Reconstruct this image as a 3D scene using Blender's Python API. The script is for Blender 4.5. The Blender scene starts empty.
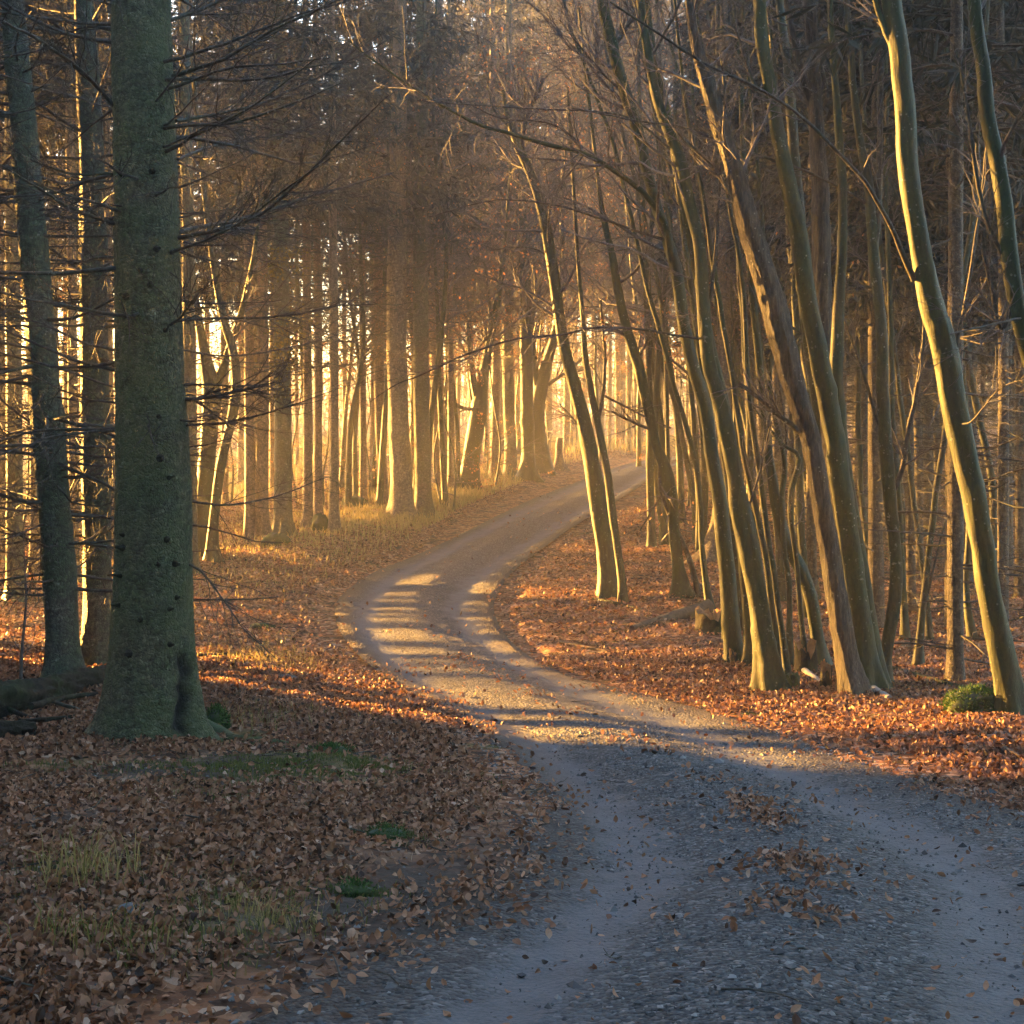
import bpy, math, random
import numpy as np

# ------------------------------------------------------------------ basics
rng = np.random.default_rng(11)
random.seed(5)
F, HZ, CX, ZC = 1422.0, 430.0, 512.0, 1.80      # focal length in px, horizon row, centre column, eye height
scene = bpy.context.scene
COL = scene.collection
SUN_AZ, SUN_EL = math.radians(53), math.radians(5)   # sun to the left of straight ahead, low

def sstep(a, b, x):
    t = np.clip((np.asarray(x, float) - a) / (b - a), 0, 1)
    return t * t * (3 - 2 * t)

def _hash(ix, iy, seed):
    n = (ix.astype(np.int64) * 374761393 + iy.astype(np.int64) * 668265263 + seed * 974634777) & 0x7fffffff
    n = ((n ^ (n >> 13)) * 1274126177) & 0x7fffffff
    return ((n ^ (n >> 16)) & 0xffff) / 65535.0

def vnoise(x, y, seed=0):
    x = np.asarray(x, float); y = np.asarray(y, float)
    ix, iy = np.floor(x), np.floor(y)
    fx, fy = x - ix, y - iy
    fx = fx * fx * (3 - 2 * fx); fy = fy * fy * (3 - 2 * fy)
    a, b = _hash(ix, iy, seed), _hash(ix + 1, iy, seed)
    c, d = _hash(ix, iy + 1, seed), _hash(ix + 1, iy + 1, seed)
    return (a * (1 - fx) + b * fx) * (1 - fy) + (c * (1 - fx) + d * fx) * fy

def fbm(x, y, seed=0, octv=4):
    s, a, t = 0.0, 0.5, 0.0
    for k in range(octv):
        s = s + a * (vnoise(x * 2 ** k, y * 2 ** k, seed + k * 17) - 0.5); t += a; a *= 0.5
    return s / t * 2

def catmull(pts, n):
    """smooth curve through pts (any dimension), n samples"""
    p = np.asarray(pts, float)
    if len(p) == 2:
        t = np.linspace(0, 1, n)[:, None]
        return p[0] * (1 - t) + p[1] * t
    q = np.vstack([2 * p[0] - p[1], p, 2 * p[-1] - p[-2]])
    seg = np.linalg.norm(np.diff(p[:, :3], axis=0), axis=1); cum = np.concatenate([[0], np.cumsum(seg)])
    t = np.linspace(0, cum[-1], n)
    i = np.clip(np.searchsorted(cum, t, side='right') - 1, 0, len(p) - 2)
    u = ((t - cum[i]) / np.maximum(seg[i], 1e-9))[:, None]
    a, b, c, d = q[i], q[i + 1], q[i + 2], q[i + 3]
    return 0.5 * (2 * b + (c - a) * u + (2 * a - 5 * b + 4 * c - d) * u ** 2 + (3 * b - a - 3 * c + d) * u ** 3)

# ------------------------------------------------------------------ terrain
_rows = np.array([2200, 1400, 1024, 900, 820, 740, 690, 650, 600, 560, 520, 490, 460, 449, 440, 437.])
_deps = np.array([1.5, 2.65, 4.3, 6.2, 8.3, 12., 16., 20., 25.5, 31., 38., 48., 62., 85., 130., 200.])
_zs = ZC - (_rows - HZ) * _deps / F
_tab_y = np.concatenate([[-60], _deps]); _tab_z = np.concatenate([[0.1], _zs])
_fy = np.linspace(-60, 260, 3201)
_fz = np.interp(_fy, _tab_y, _tab_z)
for _ in range(3):
    k = np.ones(21) / 21
    _fz = np.convolve(np.pad(_fz, 10, mode='edge'), k, mode='valid')

def base_z(y):
    return np.interp(y, _fy, _fz)

def row2y(row):
    """depth on the bare profile seen at an image row"""
    ys = np.geomspace(1.2, 220, 6000)
    rr = HZ + F * (ZC - base_z(ys)) / ys
    return float(np.interp(-row, -rr, ys))

def pix(px, row, y):
    return np.array([(px - CX) / F * y, y, ZC - (row - HZ) / F * y])

# road edges: (left px,row , right px,row)
STN = [(-60, 1400, 2300, 1400), (150, 1100, 1750, 1130), (300, 1005, 1480, 1010), (440, 925, 1290, 910), (522, 868, 1100, 838), (538, 800, 945, 794),
       (515, 757, 820, 752), (470, 717, 725, 718), (415, 690, 640, 695), (370, 660, 560, 674), (343, 625, 512, 648),
       (345, 598, 490, 618), (380, 572, 492, 594), (430, 551, 515, 566), (490, 521, 556, 536), (540, 497, 598, 510),
       (585, 480, 632, 490), (618, 467, 655, 474), (645, 460.5, 674, 466), (690, 456, 702, 461), (760, 453, 765, 457)]
def gpt(px, row):
    y = row2y(row); return [(px - CX) / F * y, y]
RL = catmull([gpt(a, b) for a, b, c, d in STN], 420)
RR = catmull([gpt(c, d) for a, b, c, d in STN], 420)
RC = (RL + RR) / 2
RW = np.linalg.norm(RL - RR, axis=1) / 2
RIDGE = catmull([gpt(*p) for p in [(730, 1300), (757, 1014), (782, 940), (800, 880), (775, 840), (737, 812), (700, 787), (662, 764), (627, 744), (585, 724), (530, 702),
                                   (480, 678), (440, 650), (415, 622), (416, 598), (438, 576), (472, 556), (523, 527), (569, 503), (608, 484), (637, 470), (660, 463), (700, 458), (762, 455)]], 500)

def _mind(x, y, pts, sub=None):
    x = np.asarray(x, float).ravel(); y = np.asarray(y, float).ravel()
    out = np.empty(len(x)); idx = np.empty(len(x), int)
    for s in range(0, len(x), 20000):
        d = np.hypot(x[s:s + 20000, None] - pts[None, :, 0], y[s:s + 20000, None] - pts[None, :, 1])
        if sub is not None: d = d - sub[None]
        j = d.argmin(1); idx[s:s + 20000] = j; out[s:s + 20000] = d[np.arange(len(j)), j]
    return out, idx

def road_d(x, y):
    sh = np.shape(x)
    d, _ = _mind(x, y, RC, RW)
    return d.reshape(sh)

def ridge_d(x, y):
    sh = np.shape(x)
    d, i = _mind(x, y, RIDGE)
    tn = np.gradient(RIDGE, axis=0)[i]
    dx = np.ravel(x) - RIDGE[i, 0]; dy = np.ravel(y) - RIDGE[i, 1]
    sg = np.sign(tn[:, 0] * dy - tn[:, 1] * dx)
    return (d * -sg).reshape(sh)

ca, sa = math.cos(SUN_AZ), math.sin(SUN_AZ)

def ground_z(x, y):
    x = np.asarray(x, float); y = np.asarray(y, float)
    d = road_d(x, y)
    d = d + 0.22 * fbm(x * 1.7, y * 1.7, 3) + 0.1 * fbm(x * 6, y * 6, 9)
    z = base_z(y)
    z = z - 0.05 + 0.075 * sstep(-0.35, 0.0, d) + 0.11 * sstep(0.1, 1.8, d)
    z = z + sstep(0.1, 1.5, d) * (0.12 * fbm(x * 0.55, y * 0.55, 21) + 0.05 * fbm(x * 2.3, y * 2.3, 33))
    # open field beyond the trees on the left lies a little lower
    z = z - 1.3 * sstep(38, 58, y) * sstep(-0.13, -0.22, x / np.maximum(y, 5))
    # unseen bank added left of the camera to shade the near ground
    s = ca * x + sa * y; r = -sa * x + ca * y
    z = z + (4.6 + 0.8 * fbm(x * .12, y * .12, 5)) * sstep(10.8, 8.3, s) * sstep(17, 23, r)
    # far rim of the land
    rr = np.hypot(x, y - 30)
    z = z + 2.0 * sstep(95, 135, rr)
    return z

def ground_hit(px, row):
    """point of the ground seen at pixel (px,row)"""
    ys = np.geomspace(2.0, 120, 3000)
    xs = (px - CX) / F * ys
    g = ground_z(xs, ys); ray = ZC - (row - HZ) / F * ys
    k = int(np.argmax(ray <= g))
    if ray[k] > g[k]: k = len(ys) - 1
    return np.array([xs[k], ys[k], g[k]])

# ------------------------------------------------------------------ meshes
class MB:
    def __init__(self): self.v = []; self.l = []; self.s = []; self.n = 0; self.at = []; self.mi = []
    def add(self, v, f, at=None, mi=0):
        v = np.asarray(v, float).reshape(-1, 3); f = np.asarray(f, int)
        if len(f) == 0: return
        self.v.append(v); self.l.append(f.ravel() + self.n); self.s.append(np.full(len(f), f.shape[1])); self.n += len(v); self.mi.append(np.full(len(f), mi))
        self.at.append(np.zeros(len(v)) if at is None else np.broadcast_to(at, (len(v),)))
    def build(self, name, mat, parent=None, loc=(0, 0, 0), smooth=True, attr=None):
        me = bpy.data.meshes.new(name)
        if self.n:
            v = np.concatenate(self.v) - np.asarray(loc, float); l = np.concatenate(self.l); s = np.concatenate(self.s)
            me.vertices.add(len(v)); me.vertices.foreach_set('co', v.ravel().astype(np.float32))
            me.loops.add(len(l)); me.loops.foreach_set('vertex_index', l.astype(np.int32))
            me.polygons.add(len(s))
            st = np.concatenate([[0], np.cumsum(s)[:-1]])
            me.polygons.foreach_set('loop_start', st.astype(np.int32))
            me.polygons.foreach_set('use_smooth', np.full(len(s), smooth))
            if attr:
                a = me.attributes.new(attr, 'FLOAT', 'POINT'); a.data.foreach_set('value', np.concatenate(self.at).astype(np.float32))
            me.update(calc_edges=True)
        for mm in (mat if isinstance(mat, (list, tuple)) else [mat]): me.materials.append(mm)
        if len(me.materials) > 1: me.polygons.foreach_set('material_index', np.concatenate(self.mi).astype(np.int32))
        o = bpy.data.objects.new(name, me); COL.objects.link(o)
        if parent is not None: o.parent = parent
        else: o.location = loc
        return o

def tubes(P, R, sides=4, cap=False, off=None):
    """P [n,m,3], R [n,m] -> verts, quads for n tubes at once. off: relief [n,m,sides] as a factor"""
    P = np.asarray(P, float); R = np.asarray(R, float)
    n, m, _ = P.shape
    T = np.gradient(P, axis=1); T /= np.maximum(np.linalg.norm(T, axis=2, keepdims=True), 1e-9)
    mean = P[:, -1] - P[:, 0]
    ref = np.zeros((n, 3)); ref[np.arange(n), np.abs(mean).argmin(1)] = 1
    U = np.cross(T, ref[:, None]); U /= np.maximum(np.linalg.norm(U, axis=2, keepdims=True), 1e-9)
    V = np.cross(T, U)
    a = np.linspace(0, 2 * np.pi, sides, endpoint=False)
    rr = R[:, :, None] * (1 if off is None else off)
    rr = np.broadcast_to(rr, (n, m, sides))[..., None]
    X = P[:, :, None] + rr * (np.cos(a)[None, None, :, None] * U[:, :, None] + np.sin(a)[None, None, :, None] * V[:, :, None])
    idx = np.arange(n * m * sides).reshape(n, m, sides)
    nx = np.roll(idx, -1, axis=2)
    f = np.stack([idx[:, :-1], nx[:, :-1], nx[:, 1:], idx[:, 1:]], -1).reshape(-1, 4)
    return X.reshape(-1, 3), f, X

def grow(P, R, per, L, ang, m=5, up=0.0, wob=0.18, t0=0.3, t1=1.0, rmul=0.6, rmin=0.002, tip=0.3, bias=None, taperL=0.5):
    """children of the paths P: `per` each"""
    n, mp, _ = P.shape
    i = np.repeat(np.arange(n), per)
    t = rng.uniform(t0, t1, len(i)); f = t * (mp - 1); k = np.minimum(f.astype(int), mp - 2); u = (f - k)[:, None]
    p0 = P[i, k] * (1 - u) + P[i, k + 1] * u
    tan = P[i, k + 1] - P[i, k]; tan /= np.maximum(np.linalg.norm(tan, axis=1, keepdims=True), 1e-9)
    r0 = R[i, k] * (1 - u[:, 0]) + R[i, k + 1] * u[:, 0]
    rd = rng.normal(size=(len(i), 3))
    if bias is not None: rd = rd + np.asarray(bias, float)
    perp = rd - (rd * tan).sum(1, keepdims=True) * tan; perp /= np.maximum(np.linalg.norm(perp, axis=1, keepdims=True), 1e-9)
    a = rng.uniform(ang[0], ang[1], len(i))[:, None]
    d = np.cos(a) * tan + np.sin(a) * perp
    ln = L * rng.uniform(0.45, 1.0, len(i)) * (1 - taperL * t)
    out = np.empty((len(i), m, 3)); out[:, 0] = p0; p = p0.copy()
    for q in range(1, m):
        d = d + wob * rng.normal(size=d.shape); d[:, 2] += up
        d /= np.linalg.norm(d, axis=1, keepdims=True)
        p = p + d * (ln / (m - 1))[:, None]; out[:, q] = p
    rs = np.maximum(r0 * rmul, rmin)
    rad = rs[:, None] * np.linspace(1, tip, m)[None]
    return out, np.maximum(rad, rmin * 0.6)

def cards(pos, dirs, ln, wd, fold=0.3, at=None):
    """folded leaf blades: base, left, tip, right"""
    n = len(pos)
    dirs = dirs / np.maximum(np.linalg.norm(dirs, axis=1, keepdims=True), 1e-9)
    rd = rng.normal(size=(n, 3)); sd = np.cross(dirs, rd); sd /= np.maximum(np.linalg.norm(sd, axis=1, keepdims=True), 1e-9)
    nr = np.cross(dirs, sd)
    ln = np.broadcast_to(ln, (n,))[:, None]; wd = np.broadcast_to(wd, (n,))[:, None]
    mid = pos + dirs * ln * 0.45
    v = np.stack([pos, mid + sd * wd + nr * wd * fold, pos + dirs * ln, mid - sd * wd + nr * wd * fold], 1)
    f = (np.arange(n)[:, None] * 4 + np.array([[0, 1, 2, 3]]))
    f3 = np.concatenate([f[:, [0, 1, 2]], f[:, [0, 2, 3]]])
    a = None if at is None else np.repeat(at, 4)
    return v.reshape(-1, 3), f3, a

# ------------------------------------------------------------------ materials
def nmat(name):
    m = bpy.data.materials.new(name); m.use_nodes = True
    nt = m.node_tree; b = nt.nodes['Principled BSDF']
    return m, nt, b
class G:
    def __init__(s, nt): s.nt = nt
    def n(s, t, **k):
        o = s.nt.nodes.new(t)
        for a, v in k.items(): setattr(o, a, v)
        return o
    def l(s, a, b): s.nt.links.new(a, b)
    def coord(s, scale=(1, 1, 1), kind='Object'):
        c = s.n('ShaderNodeTexCoord'); m = s.n('ShaderNodeMapping'); m.inputs['Scale'].default_value = scale
        s.l(c.outputs[kind], m.inputs[0]); return m.outputs[0]
    def noise(s, vec, scale, detail=5, rough=.6):
        o = s.n('ShaderNodeTexNoise'); o.inputs['Scale'].default_value = scale; o.inputs['Detail'].default_value = detail; o.inputs['Roughness'].default_value = rough
        s.l(vec, o.inputs['Vector']); return o.outputs['Fac']
    def voro(s, vec, scale, feature='F1', out='Distance'):
        o = s.n('ShaderNodeTexVoronoi'); o.inputs['Scale'].default_value = scale; o.feature = feature
        s.l(vec, o.inputs['Vector']); return o.outputs[out]
    def ramp(s, fac, stops):
        o = s.n('ShaderNodeValToRGB'); cr = o.color_ramp
        while len(cr.elements) < len(stops): cr.elements.new(0.5)
        for e, (p, c) in zip(cr.elements, stops):
            e.position = p; e.color = (c[0], c[1], c[2], 1) if hasattr(c, '__len__') else (c, c, c, 1)
        s.l(fac, o.inputs[0]); return o.outputs[0]
    def mix(s, fac, a, b, mode='MIX'):
        o = s.n('ShaderNodeMix', data_type='RGBA', blend_type=mode)
        for sock, v in ((o.inputs[0], fac), (o.inputs[6], a), (o.inputs[7], b)):
            if hasattr(v, 'is_output'): s.l(v, sock)
            elif hasattr(v, '__len__'): sock.default_value = (v[0], v[1], v[2], 1)
            else: sock.default_value = v
        return o.outputs[2]
    def math(s, op, a, b=0.0, clamp=False):
        o = s.n('ShaderNodeMath', operation=op); o.use_clamp = clamp
        for sock, v in ((o.inputs[0], a), (o.inputs[1], b)):
            if hasattr(v, 'is_output'): s.l(v, sock)
            else: sock.default_value = v
        return o.outputs[0]
    def attr(s, name):
        o = s.n('ShaderNodeAttribute'); o.attribute_name = name; return o.outputs['Fac']
    def bump(s, h, strength, dist, bsdf, prev=None):
        o = s.n('ShaderNodeBump'); o.inputs['Strength'].default_value = strength; o.inputs['Distance'].default_value = dist
        s.l(h, o.inputs['Height'])
        if prev is not None: s.l(prev, o.inputs['Normal'])
        s.l(o.outputs[0], bsdf.inputs['Normal']); return o.outputs[0]

def bark(name, c1, c2, moss, lichen, moss_amt, stretch=(9, 9, 3), bump=0.6, dist=0.02, spots=0.55, rough=0.6, plates=0, sheen=.0, spec=.4):
    m, nt, b = nmat(name); g = G(nt)
    v = g.coord((1, 1, 1)); vs = g.coord(stretch)
    n1 = g.noise(vs, 2.2, 7, .68)
    col = g.ramp(n1, [(0.38, c1), (0.62, c2)])
    n2 = g.noise(v, 1.7, 5, .65)
    col = g.mix(g.ramp(n2, [(0.62 - moss_amt * .45, 0), (0.74 - moss_amt * .35, 1)]), col, moss)
    n3 = g.noise(v, 14, 4, .7)
    col = g.mix(g.ramp(n3, [(spots + .06, 0), (spots + .12, 1)]), col, lichen)
    if not plates:                                    # crusts of pale lichen in small round dots, and darker stains down the stem
        dm = g.ramp(g.voro(v, 17), [(.10, 1), (.2, 0)]); on = g.ramp(g.noise(v, 3.3, 4, .7), [(.5, 0), (.58, 1)])
        col = g.mix(g.math('MULTIPLY', g.math('MULTIPLY', dm, on), .8), col, [min(.5, x * 1.7) for x in lichen])
        col = g.mix(g.math('MULTIPLY', g.ramp(g.noise(g.coord((5, 5, .7)), 1.6, 5, .65), [(.5, 0), (.62, 1)]), .55), col, [x * .7 for x in c1])
    col = g.mix(1.0, col, g.ramp(g.noise(g.coord((1, 1, .45)), 34, 6, .8), [(.34, .55), (.66, 1.35)]), 'MULTIPLY')
    n4 = g.noise(vs, 9, 4, .7)
    col = g.mix(g.ramp(n4, [(0.31, 0.8), (0.42, 0)]), col, [x * .35 for x in c1])
    g.l(col, b.inputs['Base Color']); b.inputs['Roughness'].default_value = rough
    b.inputs['Specular IOR Level'].default_value = spec
    b.inputs['Sheen Weight'].default_value = sheen; b.inputs['Sheen Roughness'].default_value = .35; b.inputs['Sheen Tint'].default_value = (1, .78, .3, 1)
    h = g.math('ADD', g.math('MULTIPLY', n1, .7), g.math('MULTIPLY', n4, .5))
    if plates:
        wv = g.n('ShaderNodeMix', data_type='VECTOR'); wv.inputs[0].default_value = .05
        tn = g.n('ShaderNodeTexNoise'); tn.inputs['Scale'].default_value = 9; g.l(v, tn.inputs['Vector']); g.l(v, wv.inputs[4]); g.l(tn.outputs['Color'], wv.inputs[5])
        ms = g.n('ShaderNodeMapping'); ms.inputs['Scale'].default_value = (1, 1, .9); g.l(wv.outputs[1], ms.inputs[0])
        vd = g.voro(ms.outputs[0], plates, 'DISTANCE_TO_EDGE'); vc = g.voro(ms.outputs[0], plates, 'F1', 'Color')
        sp = g.n('ShaderNodeSeparateColor'); g.l(vc, sp.inputs[0])
        base = b.inputs['Base Color'].links[0].from_socket
        base = g.mix(1.0, base, g.ramp(sp.outputs[0], [(0, .72), (1, 1.25)]), 'MULTIPLY')
        band = g.noise(g.coord((5, 5, 13)), 2.0, 6, .75)
        base = g.mix(1.0, base, g.ramp(band, [(.36, .6), (.62, 1.25)]), 'MULTIPLY')
        base = g.mix(g.ramp(vd, [(.0, .55), (.09, 0)]), base, [x * .3 for x in c1])
        g.l(base, b.inputs['Base Color'])
        h = g.math('ADD', h, g.math('MULTIPLY', g.ramp(vd, [(0, 0), (.18, 1)]), .35)); h = g.math('ADD', h, g.math('MULTIPLY', band, .5))
    g.bump(h, bump, dist, b)
    return m

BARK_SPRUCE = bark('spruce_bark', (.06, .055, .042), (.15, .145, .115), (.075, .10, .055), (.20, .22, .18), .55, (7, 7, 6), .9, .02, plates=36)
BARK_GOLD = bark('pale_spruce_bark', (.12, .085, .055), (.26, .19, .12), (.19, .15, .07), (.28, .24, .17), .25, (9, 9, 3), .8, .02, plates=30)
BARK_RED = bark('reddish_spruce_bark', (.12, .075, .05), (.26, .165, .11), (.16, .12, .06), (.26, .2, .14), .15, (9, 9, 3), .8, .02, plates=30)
BARK_MOSS = bark('mossy_bark', (0.019, 0.020, 0.010), (0.061, 0.061, 0.026), (0.030, 0.045, 0.010), (.16, .17, .13), .66, (8, 8, 1.3), .6, .012, .57)
BARK_HAZEL = bark('green_grey_bark', (0.026, 0.024, 0.013), (0.079, 0.071, 0.038), (0.041, 0.053, 0.015), (.19, .2, .165), .5, (8, 8, 1.3), .6, .012, .55)
BARK_ROUGH = bark('fissured_bark', (0.023, 0.019, 0.014), (0.115, 0.088, 0.065), (0.054, 0.054, 0.029), (.18, .17, .14), .2, (16, 16, 2.2), 1.0, .05, .62)
BARK_PLANT = bark('plantation_bark', (0.054, 0.042, 0.030), (0.144, 0.112, 0.079), (0.079, 0.072, 0.040), (.22, .2, .16), .3, (9, 9, 4), .8, .02, plates=36)
DEAD = bark('dead_twig', (0.036, 0.030, 0.024), (0.096, 0.084, 0.068), (0.056, 0.068, 0.040), (.2, .2, .17), .25, (8, 8, 8), .4, .005, sheen=0, spec=.3)
TWIG = bark('beech_twig', (0.064, 0.056, 0.056), (0.150, 0.135, 0.135), (0.068, 0.064, 0.038), (.2, .19, .17), .15, (8, 8, 8), .4, .005, sheen=0, spec=.4)
ROOT = bark('mossy_root', (.04, .035, .025), (.10, .09, .06), (.05, .085, .02), (.14, .15, .11), .7, (8, 8, 8), .8, .02, sheen=.05)
DARKWOOD = bark('rotten_wood', (.012, .009, .007), (.045, .034, .022), (.03, .045, .015), (.07, .07, .05), .4, (6, 6, 6), 1.0, .03, sheen=0, spec=.2)

def two_sided(name, stops, trans, rough=.7, tcol=None, spec=.3):
    """blade or leaf material: colour by the blade's own random value, some light passing through"""
    m, nt, b = nmat(name); g = G(nt)
    col = g.ramp(g.attr('rnd'), stops)
    g.l(col, b.inputs['Base Color']); b.inputs['Roughness'].default_value = rough; b.inputs['Specular IOR Level'].default_value = spec
    t = g.n('ShaderNodeBsdfTranslucent'); g.l(col, t.inputs[0])
    mx = g.n('ShaderNodeMixShader'); mx.inputs[0].default_value = trans
    g.l(b.outputs[0], mx.inputs[1]); g.l(t.outputs[0], mx.inputs[2])
    g.l(mx.outputs[0], nt.nodes['Material Output'].inputs['Surface'])
    return m
LITTER = two_sided('beech_litter', [(0, (.04, .022, .014)), (.18, (.12, .055, .03)), (.4, (.26, .125, .065)), (.6, (.36, .19, .105)), (.8, (.40, .24, .145)), (1, (.48, .34, .25))], .2, .55)
ORANGE = two_sided('withered_leaf', [(0, (.24, .09, .03)), (.5, (.42, .20, .08)), (1, (.50, .32, .17))], .5)
IVY = two_sided('ivy_leaf', [(0, (.10, .09, .01)), (1, (.26, .20, .02))], .35)
NEEDLE = two_sided('spruce_needles', [(0, (.016, .022, .016)), (.6, (.034, .042, .030)), (1, (.065, .062, .048))], .15)
GRASS = two_sided('dry_grass', [(0, (.06, .10, .02)), (.5, (.22, .20, .06)), (1, (.48, .38, .17))], .35)
MOSS = two_sided('moss', [(0, (.025, .06, .012)), (1, (.08, .16, .03))], .2)

def ground_mat():
    m, nt, b = nmat('forest_floor'); g = G(nt)
    v = g.coord()
    big = g.noise(v, .35, 4); med = g.noise(v, 1.6, 6, .65)
    vc = g.voro(v, 16, 'F1', 'Color'); sep = g.n('ShaderNodeSeparateColor'); g.l(vc, sep.inputs[0])
    leaf = g.ramp(sep.outputs[0], [(0, (.05, .024, .014)), (.3, (.16, .07, .035)), (.6, (.30, .13, .06)), (.85, (.38, .21, .12)), (1, (.45, .31, .22))])
    soil = g.ramp(g.noise(v, 22, 6, .7), [(.3, (.022, .015, .010)), (.7, (.075, .052, .036))])
    col = g.mix(g.ramp(g.noise(v, 2.4, 5, .7), [(.36, 0), (.5, 1)]), soil, leaf)
    mossc = g.ramp(g.noise(v, 30, 5, .7), [(.3, (.035, .05, .012)), (.7, (.13, .155, .045))])
    mk = g.math('MULTIPLY', g.ramp(med, [(.60, 0), (.68, 1)]), g.attr('moss'))
    mk = g.math('MAXIMUM', mk, g.math('SUBTRACT', g.attr('moss'), 1.0), True)
    col = g.mix(mk, col, mossc)
    field = g.ramp(g.noise(v, .8, 6, .7), [(.3, (.16, .13, .045)), (.7, (.34, .27, .11))])
    col = g.mix(g.attr('field'), col, field)
    dirt = g.ramp(g.noise(v, 30, 6, .75), [(.3, (.035, .027, .022)), (.7, (.10, .08, .066))])
    col = g.mix(g.attr('dirt'), col, dirt)
    g.l(col, b.inputs['Base Color']); b.inputs['Roughness'].default_value = .9; b.inputs['Specular IOR Level'].default_value = .2
    h = g.math('ADD', g.math('MULTIPLY', sep.outputs[1], .5), g.noise(v, 9, 6, .7))
    g.bump(h, .8, .05, b)
    return m

def road_mat():
    m, nt, b = nmat('gravel'); g = G(nt)
    v = g.coord()
    rd = g.attr('rd'); ad = g.math('ABSOLUTE', rd)
    warp = g.math('MULTIPLY', g.math('SUBTRACT', g.noise(v, 1.3, 5, .65), .5), .55)
    ad = g.math('ADD', ad, warp)
    tr = g.math('SUBTRACT', 1.0, g.math('MULTIPLY', g.math('ABSOLUTE', g.math('SUBTRACT', ad, .78)), 2.6), True)   # compacted wheel tracks
    tr = g.ramp(g.math('ADD', tr, g.math('MULTIPLY', g.math('SUBTRACT', g.noise(v, 5, 6, .75), .5), .9)), [(.25, 0), (.7, 1)])
    fine = g.noise(v, 60, 5, .75); st = g.voro(v, 48); st2 = g.voro(v, 24)
    vc = g.voro(v, 48, 'F1', 'Color'); sep = g.n('ShaderNodeSeparateColor'); g.l(vc, sep.inputs[0])
    packed = g.ramp(fine, [(.25, (.075, .082, .094)), (.75, (.14, .15, .166))])
    loose = g.ramp(sep.outputs[0], [(0, (.035, .037, .042)), (.55, (.085, .088, .095)), (.9, (.15, .152, .16)), (1, (.24, .24, .24))])
    col = g.mix(tr, loose, packed)
    col = g.mix(1.0, col, g.ramp(g.noise(v, 3.5, 6, .75), [(.3, .72), (.7, 1.2)]), 'MULTIPLY')
    brown = g.ramp(g.noise(v, .9, 6, .7), [(.56, 0), (.72, .25)])
    col = g.mix(brown, col, (.12, .085, .065))
    edge = g.math('MULTIPLY', g.ramp(g.math('ADD', g.attr('edge'), g.math('MULTIPLY', warp, .5)), [(.0, 1), (.45, 0)]), .8)
    col = g.mix(edge, col, g.ramp(fine, [(.3, (.035, .026, .02)), (.7, (.12, .085, .065))]))
    g.l(col, b.inputs['Base Color'])
    rg = g.mix(tr, (.75,) * 3, (.62,) * 3); g.l(rg, b.inputs['Roughness']); b.inputs['Specular IOR Level'].default_value = .4
    h1 = g.math('SUBTRACT', 1.0, st); h2 = g.math('SUBTRACT', 1.0, st2)
    loosev = g.math('SUBTRACT', 1.3, tr)
    h = g.math('MULTIPLY', g.math('ADD', h1, g.math('MULTIPLY', h2, .8)), loosev)
    h = g.math('ADD', h, g.math('MULTIPLY', fine, .25))
    g.bump(h, .9, .025, b)
    return m

def plain(name, stops, scale=8, rough=.85, bump=.6, dist=.02):
    m, nt, b = nmat(name); g = G(nt); v = g.coord(); n = g.noise(v, scale, 7, .68)
    g.l(g.ramp(n, stops), b.inputs['Base Color']); b.inputs['Roughness'].default_value = rough; b.inputs['Specular IOR Level'].default_value = .3
    g.bump(n, bump, dist, b); return m
STONE = plain('stone', [(.3, (.07, .075, .08)), (.7, (.22, .23, .24))])
MOSSROCK = plain('mossy_stone', [(.35, (.09, .10, .09)), (.48, (.045, .065, .025)), (.7, (.03, .06, .012))], 5)
FRESHWOOD = plain('split_wood', [(.3, (.22, .11, .05)), (.7, (.45, .26, .12))], 14)
BIRCHLOG = plain('pale_log', [(.3, (.20, .18, .16)), (.7, (.42, .40, .37))], 9)
BROWNWOOD = plain('brown_wood', [(.3, (.07, .045, .03)), (.7, (.2, .14, .09))], 10)
PEBBLE, _nt, _b = nmat('pebble'); _g = G(_nt)
_g.l(_g.ramp(_g.attr('rnd'), [(0, (.04, .043, .05)), (.6, (.11, .115, .12)), (1, (.26, .26, .26))]), _b.inputs['Base Color']); _b.inputs['Roughness'].default_value = .7

# ------------------------------------------------------------------ things
def thing(name, label, cat, loc, group=None):
    o = bpy.data.objects.new(name, None); COL.objects.link(o); o.location = [float(c) for c in loc]; o.empty_display_size = .2
    o['label'] = label; o['category'] = cat
    if group: o['group'] = group
    return o
def tag(o, label=None, cat=None, group=None, kind=None):
    for k, v in (('label', label), ('category', cat), ('group', group), ('kind', kind)):
        if v: o[k] = v
    return o
def dup(root, loc, rotz=0, scale=1, label=None, group=None):
    r = root.copy(); COL.objects.link(r); r.location = [float(c) for c in loc]; r.rotation_euler = (0, 0, rotz); r.scale = (scale,) * 3
    if label: r['label'] = label
    if group: r['group'] = group
    for ch in list(root.children):
        c = ch.copy(); COL.objects.link(c); c.parent = r
    return r

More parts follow.
